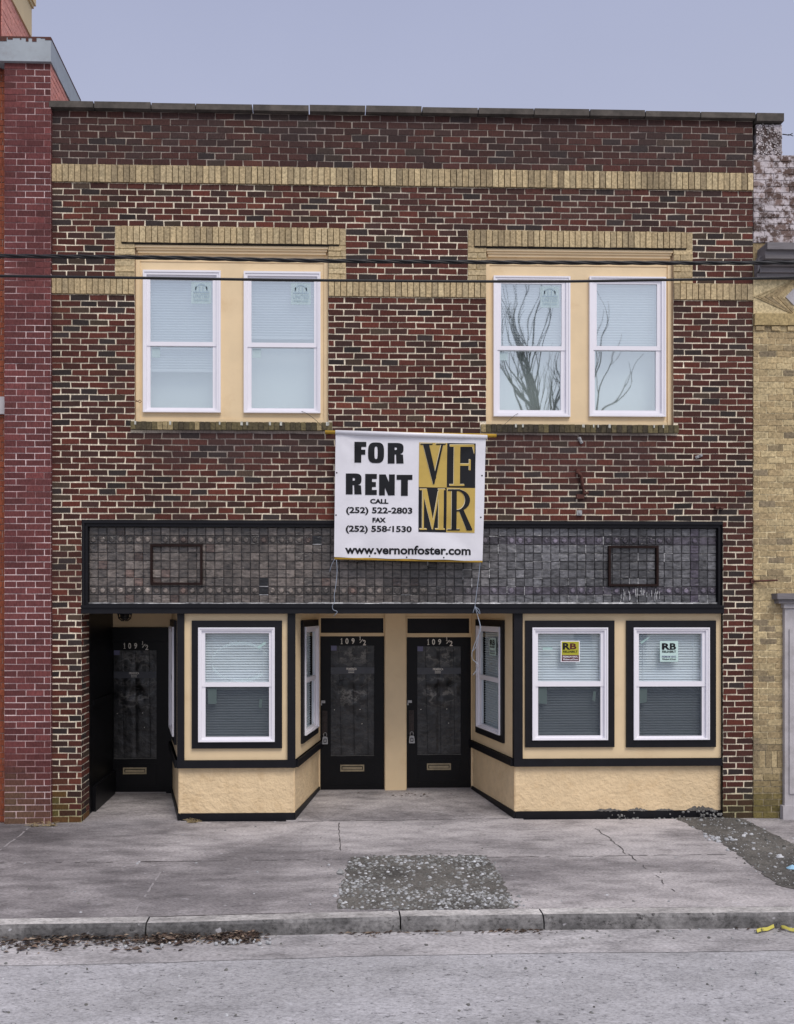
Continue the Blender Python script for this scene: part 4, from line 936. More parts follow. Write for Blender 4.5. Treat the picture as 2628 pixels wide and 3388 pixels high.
# ================================================================== LEFT NEIGHBOUR
lb = empty('plum_brick_building', 'neighbouring building with a plum painted brick pilaster and metal capped parapet', 'building')
PALP = [((104, 58, 57), 4), ((97, 54, 54), 4), ((112, 62, 61), 2), ((92, 52, 51), 2)]
yp = -.06; px0, px1 = P(15, 1400, yp).x, P(168, 1400, yp).x; zct = P(90, 123, yp-.03).z; zcb = P(90, 203, yp-.03).z
def c_pl(x, z):
    c = var(pick(PALP), .9, 1.08); n = nz(x, z, 7, 1.1)
    c = mixc(c, (134, 84, 82), max(0, n*.45)); g = 1-sst(.15, 1.0, z+.25*n+(x-px0)*.9)
    return mixc(c, (104, 88, 66), g*.75)
def c_plm(x, z): return mixc((228, 206, 204), (104, 60, 60), max(0, min(.9, .16+1.1*nz(x, z, 3, 2.3)+.35*sst(5.5, 8, z))))
mb = MB(T(0, yp, 0)); rows = round(zcb/.0735)
mortar(mb, px0, px1, -.06, zcb, [], c_plm, .003, .05); bricks(mb, px0, px1, 0, zcb, rows, .2125, [], c_pl, joint=.0098, dep=.006, phase=px0+.03, jit=.0018)
mb.M = Matrix(((0, -1, 0, px1), (1, 0, 0, yp), (0, 0, 1, 0), (0, 0, 0, 1)))
c_pk = lambda x, z: mixc(c_pl(x, z), (198, 128, 120), sst(8.2, 8.6, z)*.75)
mortar(mb, .008, .075, -.06, z_cop_t, [], c_plm, .003); bricks(mb, .004, .075, 0, z_cop_t, round(z_cop_t/.0735), .2125, [], c_pl, joint=.0105, dep=.006, phase=.1)
mortar(mb, .008, 1.12, z_cop_t, zcb, [], lambda x, z: (206, 170, 165), .006); bricks(mb, .004, 1.12, z_cop_t, zcb, 6, .2125, [], lambda x, z: mixc((218, 150, 138), (190, 126, 88), sst(.6, .9, x)), joint=.0105, dep=.006, phase=.1)
mb.M = I4; mb.col = lin((110, 60, 60)); mb.box(px0+.01, px1-.012, yp+.02, 12, -.06, zcb-.002)
mb.build('pilaster', 'brick', lb)
mb = MB(); mb.box(px0-.6, px1+.012, yp-.03, yp+.3, zcb, zct); mb.box(px1-.3, px1+.0125, yp+.3, 1.1, zcb, zct-.002); mb.box(px0-.6, px1+.016, yp-.036, yp+.2, zcb-.001, zcb+.02)
cap = mb.build('parapet_cap', 'metal', lb)
mb = MB(); x = px0-.3
while x < px1+.01:                                              # rust bleeding from the folded top edge
    q = x+random.uniform(.01, .05); mb.box(x, min(q, px1+.013), yp-.0335, yp-.02, zct-random.choice((.006, .01, .012, .03, .05)), zct+.006); x = q
mb.box(px1-.01, px1+.0155, yp-.02, 1.1, zct-.012, zct+.006)
mb.build('rust_edge', 'rust', cap)
mb = MB(); xo0, xo1 = px0-3, px0-.004
mortar(mb, xo0, xo1, -.06, zcb, [], lambda x, z: (150, 120, 110), .056, .3); bricks(mb, xo1-.5, xo1, 0, zcb, rows, .2125, [], lambda x, z: mixc((146, 80, 54), (128, 70, 52), random.random()), joint=.008, yf=.05, dep=.01)
mb.col = lin((130, 76, 60)); mb.box(xo0, xo1-.01, .07, 6, -.06, zcb)
mb.build('wall', 'brick', lb)
a = P(6, 1342, .03); mb = MB(); mb.box(xo1-.25, xo1-.002, .01, .06, a.z-.1, a.z+.1); mb.build('stone_block', 'limestone', lb)
# taller block behind the parapet
xt = P(6, 60, 0.02).x; zt0 = P(86, 121, .95).z
mb = MB(); mb.M = Matrix(((0, -1, 0, xt), (1, 0, 0, 0), (0, 0, 1, 0), (0, 0, 0, 1)))
mortar(mb, .03, .95, zct-.2, zt0+.02, [], lambda x, z: (214, 180, 172), .006); bricks(mb, .03, .95, zct-.2, zt0, round((zt0-zct+.2)/.0735), .2125, [], lambda x, z: mixc((226, 160, 146), (214, 150, 138), random.random()), joint=.007, dep=.008)
mb.M = I4; mb.col = lin((120, 62, 60)); mb.box(xt-3, xt-.012, .03, .94, zct-.3, zt0+1.3); mb.build('upper_block', 'brick', lb)
mb = MB(); mb.box(xt-3, xt+.02, .0, .97, zt0, zt0+.42); mb.box(xt-3, xt+.06, -.03, 1.01, zt0+.425, zt0+.9); mb.box(xt-3, xt+.04, -.01, .99, zt0+.38, zt0+.4245); mb.build('fascia', 'cream', lb)
# ================================================================== RIGHT NEIGHBOUR
def whitewash_mat():
    m, nt, b = nmat('flaking_whitewash'); a = nt.nodes.new('ShaderNodeAttribute'); a.attribute_name = 'Col'; v = coords(nt)
    n = noisen(nt, v, 7, 9, .78); f = noisen(nt, v, 1.7, 4, .6)
    c = mixn(nt, a.outputs['Color'], lin((206, 198, 200)), rampn(nt, n, [(.47, gray(0)), (.55, gray(.9))]))
    c = mixn(nt, c, lin((64, 52, 48)), rampn(nt, f, [(.5, gray(0)), (.68, gray(.8))]))
    nt.links.new(c, b.inputs['Base Color']); b.inputs['Roughness'].default_value = .92; bumpn(nt, n, .5, .008, b); return m
MT['whitewash'] = whitewash_mat()
rb = empty('tan_brick_building', 'neighbouring tan brick building with a weathered parapet, old wooden cornice and pale stone door surround', 'building')
yr = -.012; rx0, rx1 = XR+.004, XR+4
zr = lambda py: P(2560, py, yr).z
z_top, z_cor_t, z_cor_b, z_dia, z_belt = zr(513), zr(803), zr(925), zr(1040), zr(1078)
PALR = [((186, 166, 126), 4), ((174, 154, 117), 3), ((196, 177, 136), 3), ((158, 141, 110), 1.4), ((140, 126, 102), .6)]
def c_rt(x, z):
    c = var(pick(PALR), .93, 1.05); c = mixc(c, (112, 100, 78), .45*(1-sst(.5, 2.2, z))*random.uniform(.5, 1))
    return mixc(c, (92, 84, 40), .7*(1-sst(.15, .5, z+.15*nz(x, z, 1, 5))))
def c_rm(x, z): return mixc((222, 206, 166), (164, 152, 124), 1-sst(.4, 1.6, z))
def c_we(x, z):
    n = nz(x, z, 3, 2.2)+.7*nz(x, z, 8, 9)+random.uniform(-.3, .3); return var(mixc((92, 72, 64), (140, 122, 116), sst(-.1, .8, n)), .85, 1.1)
mb = MB(T(0, yr, 0)); VX = min(rx1, rx0+1.4)
so0, so1 = zr(2540), zr(2484)
mortar(mb, rx0, VX, -.06, z_belt, [], c_rm, .006, .12)
bricks(mb, rx0, VX, so1, z_belt, round((z_belt-so1)/.0735), .195, [], c_rt, joint=.012, dep=.009, phase=rx0+.07)
soldiers(mb, rx0, VX, so0, so1, .0705, c_rt, yf=0, dep=.012); bricks(mb, rx0, VX, 0, so0, round(so0/.0735), .195, [], c_rt, joint=.012, dep=.009, phase=rx0+.02)
for k in range(round((VX-rx0)/.19)):                             # corbelled dentil course under the belt
    mb.col = lin(c_rt(0, 4)); mb.box(rx0+.02+k*.19, rx0+.12+k*.19, -.02, .006, z_belt-.06, z_belt-.008)
mb.col = lin((176, 156, 112)); mb.box(rx0, VX, -.03, .01, z_belt, z_dia)
mb.M = I4; mb.col = lin((150, 132, 100)); mb.box(rx0, rx1, yr+.012, 12, -.06, z_cor_t-.002)
mb.build('wall', 'tanbrick', rb)
mb = MB(T(0, yr, 0))                                             # diamond panel of diagonal bricks
mb.col = lin((210, 192, 150)); mb.box(rx0, VX, .004, .03, z_dia, z_cor_b)
cxd, czd = P(2628-2, 985, yr).x, (z_dia+z_cor_b)/2
for sgn in (-1, 1):
    for q in range(9):
        d0 = .13+q*.075
        for s2 in (-1, 1):
            pts = [(cxd-sgn*0+s2*(d0), czd), (cxd+s2*(d0+.064), czd), (cxd+s2*.008*1, czd+sgn*(d0+.056)), (cxd+s2*.008, czd+sgn*(d0-.008))]
            pl = [(max(rx0+.004, min(VX, x)), max(z_dia+.004, min(z_cor_b-.004, z))) for x, z in pts]
            if s2 < 0 and max(p[0] for p in pl)-min(p[0] for p in pl) < .03: continue
            mb.col = lin(c_rt(0, 4)); mb.prism(pl, -.004, .004)
bd = mb.build('diamond_panel', 'tanbrick', rb)
mb = MB(T(0, yr, 0)); mb.prism([(cxd-.1, czd), (cxd, czd-.1), (cxd+.1, czd), (cxd, czd+.1)], -.012, .0); mb.build('diamond_stone', 'limestone', bd)
mb = MB(); a = P(2533, 860, -.2).x                               # wooden cornice, projecting
mb.prism([(rx0+.01, z_cor_b), (VX, z_cor_b), (VX, z_cor_b+.05), (rx0+.01, z_cor_b+.05)], -.07, yr)
for z0, z1, y in ((.052, .11, -.1), (.113, .16, -.15), (.17, .26, -.2), (.262, .34, -.24)): mb.box(rx0+.02+.1*(-y), VX, y, yr, z_cor_b+z0, z_cor_b+z1)
mb.prism([(rx0+.006, z_cor_b+.05), (rx0+.05, z_cor_b+.16), (rx0+.12, z_cor_b+.3), (rx0+.2, z_cor_t-.02), (rx0+.12, z_cor_t-.06), (rx0+.006, z_cor_b+.2)], -.1, yr-.001)
mb.build('cornice', 'wood', rb)
mb = MB(T(0, yr, 0)); mortar(mb, rx0, VX, z_cor_t, z_top, [], c_we, .006, .03); bricks(mb, rx0, VX, z_cor_t, z_top, round((z_top-z_cor_t)/.0735), .2, [], c_we, joint=.008, dep=.01)
q0, q1, q2, q3 = P(2503, 460, yr).x, P(2588, 460, yr).x, zr(508), zr(412)
mortar(mb, q0, q1, z_top, q3, [], c_we, .006, .03); bricks(mb, q0, q1, z_top+.01, q3, 1, .2, [], lambda x, z: (70, 54, 50), joint=.008, dep=.01, phase=q0+.0)
for k in range(160):                                             # flaked whitewash
    u, v = random.uniform(q0, q1), random.uniform(z_top, q3); s = random.uniform(.004, .012); mb.col = lin((206, 198, 198)); mb.face([(u-s, -.006, v-s*.6), (u+s*.8, -.006, v-s), (u+s, -.006, v+s*.7), (u-s*.6, -.006, v+s)])
mb.M = I4; mb.col = lin((100, 84, 80)); mb.box(q0, q1, yr+.012, .33, z_top-.05, q3); mb.box(rx0, rx1, yr+.012, .33, z_cor_t, z_top-.002)
par = mb.build('parapet', 'whitewash', rb)
mb = MB(); mb.box(XR+.022, P(2594, 390, -.05).x, -.055, .36, zr(407), zr(381)); mb.build('coping', 'stone', rb)
mb = MB(); ca = P(2592, 400, 0).x; tw = P(2590, 452, .1)
mb.tube([(tw.x-.03, .05, tw.z), (tw.x+.05, .05, tw.z-.01), (tw.x+.09, .05, tw.z+.01)], .006, 5); mb.tube([(tw.x+.04, .05, tw.z), (tw.x+.1, .05, tw.z-.02)], .004, 5); mb.build('wire_stub', 'rubber', rb)
mb = MB(); sx = P(2597, 2300, -.06).x; zc1 = P(2610, 1997, -.1).z
mb.box(sx, VX, -.06, .0, 0.16, zc1-.05); mb.box(sx+.05, VX, -.075, -.06, .3, zc1-.3); mb.box(sx-.03, VX, -.08, .0, -.02, .16); mb.box(sx-.02, VX, -.08, 0, zc1-.05, zc1); mb.build('door_surround', 'limestone', rb)
mb = MB(); c0 = P(2573, 1980, -.14).x; mb.box(c0+.03, VX, -.11, 0, zc1+.001, zc1+.05); mb.box(c0, VX, -.14, 0, zc1+.051, P(2610, 1963, -.14).z); mb.build('surround_cap', 'wood', rb)
a, b = P(2489, 1923, -.03), P(2573, 1920, -.1); mb = MB(); mb.tube([(a.x, -.02, a.z), (b.x, -.1, b.z)], .012, 6); mb.box(a.x-.01, a.x+.025, -.03, 0, a.z-.025, a.z+.025)
mb.build('iron_rod', 'rust', None, 'rusty iron rod sticking out of the tan brick wall above the stone surround', 'rod')
# ================================================================== GROUND
kp = [(-700, 3082), (0, 3067), (480, 3060), (1000, 3046), (1325, 3038), (1797, 3031), (2628, 3025), (3300, 3020)]
K = [G(x, y, 0) for x, y in kp]; K = [Vector((-30, K[0].y-.0, 0))]+K+[Vector((30, K[-1].y+.0, 0))]
def ky(x):
    for a, b in zip(K, K[1:]):
        if a.x <= x <= b.x: return a.y+(b.y-a.y)*(x-a.x)/(b.x-a.x)
    return K[-1].y
KW, KH = .15, .115
mb = MB(); mb.face([(-600, -600, -.2), (600, -600, -.2), (600, 600, -.2), (-600, 600, -.2)]); mb.build('ground', 'ground', kind='structure')
xs = sorted([-30+.5*k for k in range(121)]+[-6.45+.1*k for k in range(130) if abs((-6.45+.1*k)*2-round((-6.45+.1*k)*2)) > .02])
mb = MB()
for a, b in zip(xs, xs[1:]):
    ya, yb = ky(a)+.06, ky(b)+.06; wa, wb = .018*nz(a, 0, 3, 1.1)+.01*nz(a, 1, 2, 4), .018*nz(b, 0, 3, 1.1)+.01*nz(b, 1, 2, 4)
    mb.m = 1; mb.face([(a, ya-.5+wa, -KH+.001), (b, yb-.5+wb, -KH+.001), (b, yb, -KH+.006), (a, ya, -KH+.006)])
    mb.m = 0; mb.face([(a, -26, -KH-.003), (b, -26, -KH-.003), (b, yb-.45, -KH-.003), (a, ya-.45, -KH-.003)])
mb.build('road', ['road', 'gutter'], kind='structure')
mb = MB(); rj = random.Random(3)
def pts_strip(pts, w0, z, jag=.01, gap=0):
    for (x0, y0), (x1, y1) in zip(pts, pts[1:]):
        n = max(2, int(math.hypot(x1-x0, y1-y0)/.06)); prev = None
        for k in range(n+1):
            t = k/n; x, y = x0+(x1-x0)*t, y0+(y1-y0)*t; dx, dy = x1-x0, y1-y0; l_ = math.hypot(dx, dy); nx_, ny_ = -dy/l_, dx/l_
            o = rj.uniform(-jag, jag); w_ = w0*rj.uniform(.4, 1.3); c = ((x+nx_*(o-w_), y+ny_*(o-w_), z), (x+nx_*(o+w_), y+ny_*(o+w_), z))
            if prev and rj.random() >= gap: mb.face([prev[0], c[0], c[1], prev[1]])
            prev = c
mb.m = 0
for a, b in zip(xs, xs[1:]):
    mb.face([(a, ky(a)+KW+.008, 0), (b, ky(b)+KW+.008, 0), (b, .0, 0), (a, .0, 0)])
fl = [(XS0-.3, 0), (XS0-.3, Yb+.1), (l[0]+.05, Yb+.1), (l[0]+.05, 0)]
mb.face([(XS0-.3, 0, 0), (l[0]+.1, 0, 0), (l[0]+.1, Yb+.1, d3[2]-.01), (XS0-.3, Yb+.1, d3[2]-.01)])
mb.face([(l[1]-.1, 0, 0), (r[0]+.1, 0, 0), (r[0]+.1, Yb+.1, zrf), (l[1]-.1, Yb+.1, zrf)])
mb.m = 1
gg = lambda x, y: (G(x, y).x, G(x, y).y)
pts_strip([gg(-200, 2858), gg(500, 2853)], .006, .003, .012, .5); pts_strip([gg(460, 2852), gg(667, 2849)], .009, .003, .004)
pts_strip([gg(667, 2849), gg(1130, 2843)], .005, .003, .01, .45); pts_strip([gg(1560, 2838), gg(2420, 2827)], .006, .003, .01, .3)
pts_strip([gg(1972, 2742), gg(2020, 2775), gg(2075, 2826), gg(2105, 2848)], .007, .003, .022, .12); pts_strip([gg(1121, 2722), gg(1127, 2815)], .006, .003, .008, .2)
pts_strip([gg(700, 2722), gg(1230, 2715), gg(1700, 2708)], .006, .003, .008, .15)
pts_strip([gg(2105, 2848), gg(2160, 2890), gg(2230, 2950)], .005, .003, .02, .5)
mb.m = 2; pts_strip([gg(532, 2886), gg(440, 3030)], .009, .003, .006, .1); pts_strip([gg(95, 2742), gg(0, 2815)], .012, .003, .01, .3)
mb.build('pavement', ['pavement', 'crack', 'joint'], kind='structure')
# kerb stones
joints = [-9.0, -6.4, G(482, 3060).x, G(1326, 3038).x, G(1800, 3031).x, 5.8, 8.4]
mb = MB(); allx = sorted(joints+[-30, 30])
for a, b in zip(allx, allx[1:]):
    n = max(2, int((b-a)/.12)); e = .006; dzs = random.uniform(-.004, .006); prof = []
    for k in range(n+1):
        x = a+e+(b-a-2*e)*k/n; y = ky(x); j = lambda s: s*(nz(x, 0, 4, 9)+.6*nz(x, 1, 2, 25))
        ed = .012 if k in (0, n) else 0
        prof.append([(x, y+KW, .004+dzs), (x, y+.02+ed+j(.006), .006+dzs-ed*.5), (x, y+ed+j(.008), -.014+j(.006)), (x, y-.006+j(.012), -.055), (x, y-.004+j(.012), -KH-.05)])
    for p, q in zip(prof, prof[1:]):
        for k in range(4):
            mb.m = 1 if k == 0 else 0; mb.face([p[k+1], q[k+1], q[k], p[k]])
    for p in (prof[0], prof[-1]): mb.m = 0; mb.face(p+[(p[0][0], p[0][1], -.16)])
mb.m = 2
mb.build('kerb', ['kerb', 'kerbtop'], kind='structure') if False else None
mb.mi = [min(q, 1) for q in mb.mi]; mb.build('kerb', ['kerb', 'kerbtop'], kind='structure')
# joint between kerb and pavement
mb = MB(); rj = random.Random(5)
pts_strip([(K[k].x, K[k].y+KW+.004) for k in range(1, 5)], .007, .0075, .003); pts_strip([(K[k].x, K[k].y+KW+.004) for k in range(5, 9)], .005, .0075, .004, .45)
mb.build('pavement_joint', 'crack', kind='structure')
# dirt patches
def blob(poly_px, z, jag, name, label=None):
    pts = [gg(*p) for p in poly_px]; out = []
    for (x0, y0), (x1, y1) in zip(pts, pts[1:]+pts[:1]):
        n = max(2, int(math.hypot(x1-x0, y1-y0)/.05))
        for k in range(n):
            t = k/n; out.append((x0+(x1-x0)*t+random.uniform(-jag, jag), y0+(y1-y0)*t+random.uniform(-jag, jag), z))
    mb = MB(); cx = sum(p[0] for p in out)/len(out); cy = sum(p[1] for p in out)/len(out); mb.idx([mb.vert(p) for p in out])
    mb.build(name, 'dirt', kind='structure'); return pts
pa_ = blob([(1162, 2836), (1380, 2832), (1606, 2832), (1650, 2885), (1702, 3004), (1420, 3014), (1128, 3008), (1120, 2950)], .004, .03, 'dirt_patch')
rbp = lambda x, y: (1628+x*.5903, 2588+y*.5903)
pb_ = blob([rbp(*p) for p in ((1030, 203), (1180, 190), (1300, 186), (1420, 212), (1560, 280), (1700, 352), (2150, 600), (2150, 672), (1900, 668), (1720, 610), (1600, 575), (1500, 500), (1400, 420), (1290, 345), (1180, 275))], .0045, .025, 'dirt_strip')
def inside(p, poly):
    x, y = p; s = False
    for (x0, y0), (x1, y1) in zip(poly, poly[1:]+poly[:1]):
        if (y0 > y) != (y1 > y) and x < (x1-x0)*(y-y0)/(y1-y0)+x0: s = not s
    return s
def stone(mb, x, y, z, s, pale):
    mb.col = lin(var(mixc((98, 97, 92), (194, 196, 199), pale), .85, 1.08))
    ph = random.uniform(0, 6.3); n = 6; k = [random.uniform(.7, 1.2) for _ in range(12)]; fl_ = random.uniform(.45, .8)
    r1 = [mb.vert((x+s*k[j]*math.cos(ph+j*math.pi/3), y+s*.9*k[j]*math.sin(ph+j*math.pi/3), z+s*.15)) for j in range(n)]
    r2 = [mb.vert((x+s*.6*k[j+6]*math.cos(ph+j*math.pi/3+.3), y+s*.55*k[j+6]*math.sin(ph+j*math.pi/3+.3), z+s*fl_*k[j])) for j in range(n)]
    r0_ = [mb.vert((x+s*.8*math.cos(ph+j*math.pi/3), y+s*.7*math.sin(ph+j*math.pi/3), z-.01)) for j in range(n)]
    mb.idx(r2)
    for j in range(n): mb.idx([r1[j], r1[(j+1) % n], r2[(j+1) % n], r2[j]]); mb.idx([r0_[j], r0_[(j+1) % n], r1[(j+1) % n], r1[j]])
mb = MB(); bb = (min(p[0] for p in pa_)-.05, max(p[0] for p in pa_)+.05, min(p[1] for p in pa_)-.04, max(p[1] for p in pa_)+.06); cnt = 0
clus = [(gg(1195, 2868), .22), (gg(1180, 2930), .14), (gg(1655, 2975), .2), (gg(1680, 2995), .16), (gg(1500, 2845), .25), (gg(1560, 2843), .2), (gg(1330, 2985), .3), (gg(1250, 2955), .2), (gg(1620, 2900), .15), (gg(1450, 2995), .25), (gg(1520, 2955), .2), (gg(1330, 2842), .25)]
while cnt < 2800:
    if random.random() < .3: x, y = random.uniform(bb[0], bb[1]), random.uniform(bb[2], bb[3])
    else: (cx, cy), sg = random.choice(clus); x, y = random.gauss(cx, sg), random.gauss(cy, sg*.6)
    if not inside((x, y), pa_) and random.random() > .13: continue
    if not (bb[0] < x < bb[1] and bb[2] < y < bb[3]): continue
    s = random.choice((.006, .008, .01, .014, .02, .026, .034)) if random.random() < .8 else random.uniform(.02, .04)
    stone(mb, x, y, .001, s*.56, random.random()**1.2); cnt += 1
for k in range(2600):                                             # fine grit, spilling over the edge
    x, y = random.uniform(bb[0]-.1, bb[1]+.1), random.uniform(bb[2]-.05, bb[3]+.05)
    if inside((x, y), pa_) or random.random() < .12: stone(mb, x, y, .001, random.uniform(.003, .0065), .55*random.random())
stone(mb, *gg(1128, 2890), .008, .05, .5)
mb.build('gravel', 'pebble', kind='stuff')
mb = MB()
for k in range(2600):
    x, y = random.uniform(pb_[0][0]-.1, pb_[0][0]+2.4), random.uniform(-2.4, 0)
    if inside((x, y), pb_) or (random.random() < .5 and inside((x+.12*random.random(), y+.06), pb_)): stone(mb, x, y, .005, random.choice((.003, .004, .005, .006, .008, .011)) if random.random() < .96 else .022, random.random()**1.8)
for c in ((1215, 300), (1240, 318), (1270, 330), (1340, 320), (1350, 380), (1630, 420), (1430, 298)):
    for k in range(5): x, y = gg(*rbp(c[0]+random.uniform(-30, 30), c[1]+random.uniform(-8, 8))); stone(mb, x, y, .005, random.uniform(.012, .03), 1)
mb.build('gravel', 'pebble', kind='stuff')
# loose bits: stones and crumbs on pavement and road
mb = MB()
for k in range(420):
    t = random.random()
    if t < .3: p = G(random.uniform(0, 2628), random.uniform(2720, 3030)); z = 0
    elif t < .75: x = random.uniform(-3.7, 5); p = Vector((x, ky(x)-random.expovariate(9), 0)); z = -KH+.006
    else: p = G(random.uniform(0, 2628), random.uniform(3120, 3388), -KH); z = -KH
    stone(mb, p.x, p.y, z, random.choice((.004, .005, .006, .008, .01, .014)) , random.random())
for px, py, s in ((2092, 2699, .03), (2096, 2708, .018), (2075, 2694, .02), (1083, 2655, .015), (1070, 2663, .012), (910, 2720, .01), (455, 2858, .02), (462, 2852, .016), (268, 3019, .015), (841, 2957, .012), (1089, 2862, .02)):
    x, y = gg(px, py); stone(mb, x, y, 0, s*.8, 1)
for k in range(90):                                             # crumbled render at the foot of the right bay
    px = random.choice((random.gauss(2330, 30), random.gauss(2100, 50), random.uniform(1960, 2390), random.gauss(2370, 20))); px = min(px, 2392)
    stone(mb, P(px, 2700, -.03).x, random.uniform(-.05, .04), random.choice((0, 0, .02, .05, .085)) , random.uniform(.005, .018), .35)
for px, sg in ((560, 40), (780, 40), (770, 30), (880, 20), (480, 60), (300, 150)):
    for k in range(6):
        x = G(random.gauss(px, sg), 3105, -KH).x; stone(mb, x, ky(x)-abs(random.gauss(.12, .06)), -KH+.02, random.uniform(.006, .018), .85)
mb.build('loose_stones', 'pebble', kind='stuff')
# crumbling patch of render
mb = MB(T(0, Yf, 0))
for (c, wd, h) in ((2320, 50, .05), (2110, 36, .03), (2010, 50, .026), (2200, 34, .018)):
    prev = None
    for k in range(17):
        px = c-wd+2*wd*k/16; x = P(px, 2690, Yf).x; z = z_pl+h*max(0, (1-((k-8)/8)**2))*(.6+.7*random.random()); q = ((x, .0-.012*random.random(), z_pl-.004), (x, .008, z))
        if prev: mb.face([prev[0], q[0], q[1], prev[1]])
        prev = q
mb.build('exposed_render', 'dirt', bld)
# dead leaves in the gutter
mb = MB(); LC = [(92, 76, 66), (74, 62, 55), (118, 100, 87), (60, 51, 47), (146, 130, 114), (82, 66, 58), (104, 90, 79)]
def leaf(x, y, z, s, el):
    mb.col = lin(var(random.choice(LC), .75, 1.15))
    a = random.gauss(0, .7); ca, sa = math.cos(a), math.sin(a); wd = s*el; up = random.uniform(0, s*.6); tl = random.uniform(-.4, .4)*s
    f = lambda u, v, h: (x+ca*u-sa*v, y+sa*u+ca*v, z+max(0, h))
    p = [f(-s, 0, .002), f(-.2*s, -wd, up+tl*.5), f(s, 0, up*.5), f(-.1*s, wd, up-tl*.5)]; m_ = f(0, 0, up*.35)
    mb.face([p[0], p[1], m_]); mb.face([p[1], p[2], m_]); mb.face([p[2], p[3], m_]); mb.face([p[3], p[0], m_])
for k in range(1350):
    px = random.choice((random.uniform(-120, 470), random.uniform(-120, 470), random.gauss(560, 60), random.gauss(780, 45), random.uniform(470, 860)))
    x = G(px, 3100, -KH).x; wdt = .15 if px < 500 else .12
    y = ky(x)-.005-abs(random.gauss(0, wdt*.55)); hgt = .05*math.exp(-(ky(x)-y)/.08)*random.random()
    leaf(x, y, -KH+.006+hgt, random.choice((.01, .015, .02, .026)) if random.random() < .92 else .04, random.choice((.12, .2, .5, .6)))
for k in range(160):
    px = random.choice((random.gauss(1380, 90), random.gauss(1700, 50), random.gauss(1210, 40), random.gauss(2560, 60))); x = G(px, 3085, -KH).x
    leaf(x, ky(x)-.01-abs(random.gauss(0, .035)), -KH+.008, random.uniform(.012, .035), .12)
for k in range(40):
    x, y = gg(random.gauss(1380, 60), random.gauss(2637, 4)); leaf(x, y+.0, zrf*.75, random.uniform(.01, .03), .15)
mb.build('leaf_litter', 'leaf', kind='stuff')
# tufts
def tuft(px, py, n, lab):
    x, y = gg(px, py); mb = MB()
    for k in range(n):
        a = random.uniform(-1, 1)*1.3; b = random.uniform(-.05, .02); s = random.uniform(.04, .11); x0 = x+random.uniform(-.06, .06)
        mb.tube([(x0, y, 0), (x0+math.sin(a)*s*.5, y+b*.5-.01, s*.5*abs(math.cos(a))+.004), (x0+math.sin(a)*s*1.2, y+b-.02, .006+s*.55*abs(math.cos(a)))], [.003, .0025, .0012], 4)
    mb.build('grass_tuft', 'straw', None, lab, 'plant', 'dry grass tufts at the wall foot')
tuft(640, 2722, 34, 'dry straw tuft at the foot of the narrow beige bay'); tuft(120, 2735, 16, 'dry grass at the foot of the plum pilaster'); tuft(165, 2733, 26, 'dry grass between the plum pilaster and the dark brick pier')
# tape and scrap
def tape(pts, lab):
    mb = MB(); q = [G(*p, -KH+.03) for p in pts]; ro = .012; prev = None; up_ = 0
    for k in range(len(q)*3-2):
        i, t = divmod(k, 3); a = q[i]; b = q[min(i+1, len(q)-1)]; p = a.lerp(b, t/3); z = -KH+.03+.004*math.sin(k*1.3)
        c = [mb.vert((p.x, p.y-ro, z-.008)), mb.vert((p.x, p.y, z+.012)), mb.vert((p.x, p.y+ro, z))]; c2 = [mb.vert((p.x, p.y+ro, z-.004)), mb.vert((p.x, p.y-ro, z-.012))]
        ring = c+c2
        if prev:
            for j in range(5): mb.idx([prev[j], prev[(j+1) % 5], ring[(j+1) % 5], ring[j]])
        else: mb.idx(ring)
        prev = ring
    mb.idx(prev[::-1]); mb.build('tape_strip', 'tape', None, lab, 'tape', 'crumpled yellow tape in the gutter')
tape([(2504, 3079), (2535, 3072), (2560, 3064)], 'shorter crumpled yellow tape lying whole inside the frame in the gutter'); tape([(2586, 3066), (2610, 3072), (2645, 3078)], 'crumpled yellow tape running out of the frame at the right edge')
x, y = gg(2622, 2876); mb = MB(); c = [mb.vert((x+.06*math.cos(k*.785)*random.uniform(.7, 1.2), y+.05*math.sin(k*.785), .012)) for k in range(8)]; t_ = mb.vert((x, y, .045)); t2_ = mb.vert((x+.02, y+.01, .006))
for k in range(8): mb.idx([c[k], c[(k+1) % 8], t_]); mb.idx([c[(k+1) % 8], c[k], t2_])
mb.build('plastic_scrap', 'bluescrap', None, 'pale blue plastic scrap lying on the dirt strip at the right edge', 'litter')
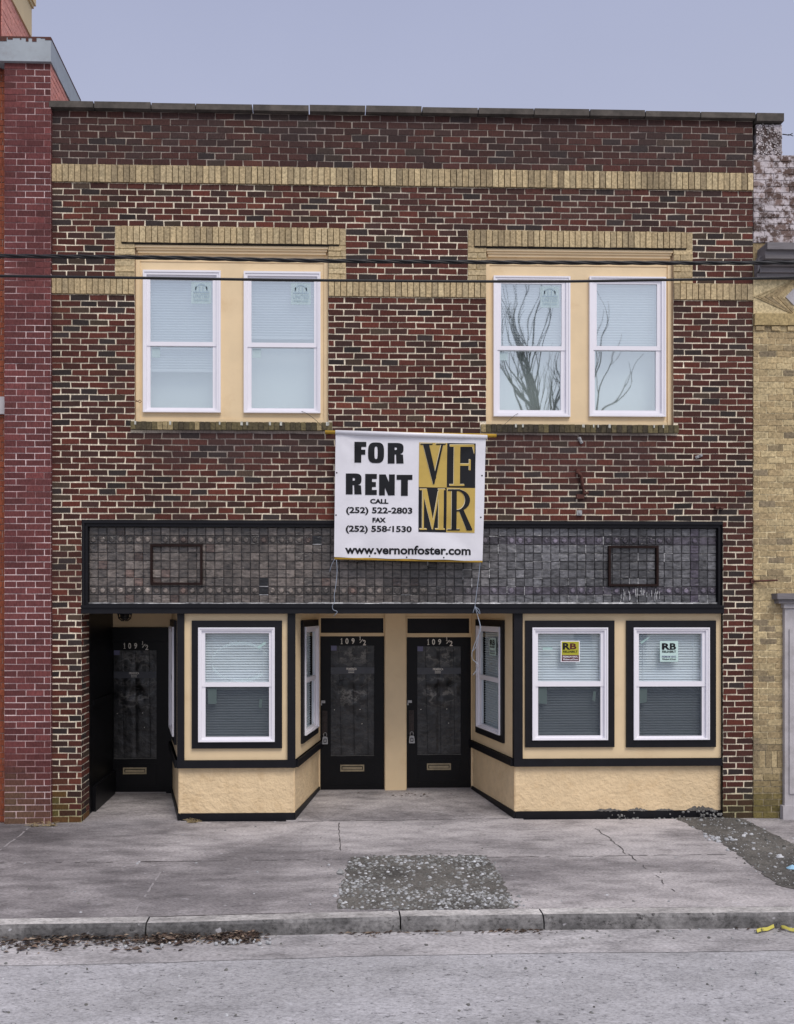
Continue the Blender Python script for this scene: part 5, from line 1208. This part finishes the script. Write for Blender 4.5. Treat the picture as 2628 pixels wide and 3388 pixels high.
# ================================================================== OVERHEAD CABLES
def cable(name, pts, Y, rad, twist, lab):
    q = [P(x, y, Y) for x, y in pts]; mb = MB(); xs_ = [q[0].x-9]+[p.x for p in q]+[q[-1].x+9]
    s0 = (q[1].z-q[0].z)/(q[1].x-q[0].x); s1 = (q[-1].z-q[-2].z)/(q[-1].x-q[-2].x); zs_ = [q[0].z-9*s0*1.6]+[p.z for p in q]+[q[-1].z+9*s1*1.6]
    def zz(x):
        for k in range(len(xs_)-1):
            if xs_[k] <= x <= xs_[k+1]:
                t = (x-xs_[k])/(xs_[k+1]-xs_[k]); m0 = (zs_[k+1]-zs_[max(0, k-1)])/(xs_[k+1]-xs_[max(0, k-1)]); m1 = (zs_[min(len(zs_)-1, k+2)]-zs_[k])/(xs_[min(len(xs_)-1, k+2)]-xs_[k]); h = xs_[k+1]-xs_[k]
                return (2*t**3-3*t*t+1)*zs_[k]+(t**3-2*t*t+t)*h*m0+(-2*t**3+3*t*t)*zs_[k+1]+(t**3-t*t)*h*m1
        return zs_[-1]
    n = 520 if twist else 90
    for s in range(twist or 1):
        pp = []
        for k in range(n+1):
            x = xs_[0]+(xs_[-1]-xs_[0])*k/n; a = x*14+2*math.pi*s/(twist or 1); o = rad*.55 if twist else 0
            pp.append((x, Y+o*math.cos(a), zz(x)+o*math.sin(a)))
        mb.tube(pp, rad*.6 if twist else rad, 6)
    mb.build(name, 'rubber', None, lab, 'cable', 'cables strung across the front')
cable('overhead_cable', [(0, 847), (500, 852), (1000, 862), (1400, 866), (2100, 870), (2628, 869)], -4.6, .0115, 3, 'upper thicker black twisted cable crossing in front of the building')
cable('overhead_cable', [(0, 913), (500, 920), (1000, 927), (1800, 931.5), (2130, 927), (2628, 918)], -4.6, .0082, 0, 'lower thinner smooth black cable crossing in front of the windows')
# ================================================================== BARE TREES ACROSS THE STREET (seen in the upper panes)
def tree(x, y, hgt, r0, seed, lab, lean=0):
    rg = random.Random(seed); t = empty('bare_tree', lab, 'tree', 'bare trees across the street', (x, y, -.2)); mt, mc = MB(), MB()
    def grow(mb, p, d, ln, r, lv):
        pts = [p]; rs = [r]
        for k in range(4):
            d = (d+Vector((rg.uniform(-.2, .2), rg.uniform(-.2, .2), rg.uniform(-.02, .16)))).normalized(); p = p+d*ln/4; pts.append(p); rs.append(r*(1-.42*(k+1)/4))
        mb.tube(pts, rs, 6 if lv < 2 else 4, False)
        if lv >= 5: return
        for k in range(3 if lv < 3 else 1):
            q = pts[rg.choice((2, 3, 4))]; e = (d+Vector((rg.uniform(-.36, .36), rg.uniform(-.5, .5), rg.uniform(.05, .5)))).normalized(); grow(mc, q, e, ln*rg.uniform(.55, .75), rs[-1]*.8, lv+1)
        grow(mc, pts[-1], d, ln*.75, rs[-1]*.9, lv+1)
    grow(mt, Vector((0, 0, 0)), Vector((lean, 0, 1)), hgt*.3, r0, 0)
    mt.build('trunk', 'bark', t); mc.build('crown', 'bark', t)
tree(12.5, -30, 21, .42, 4, 'taller bare tree across the street, mirrored in the third upper window')
tree(15.6, -31, 15.6, .24, 9, 'lower bare tree across the street, its tips mirrored in the fourth upper window')
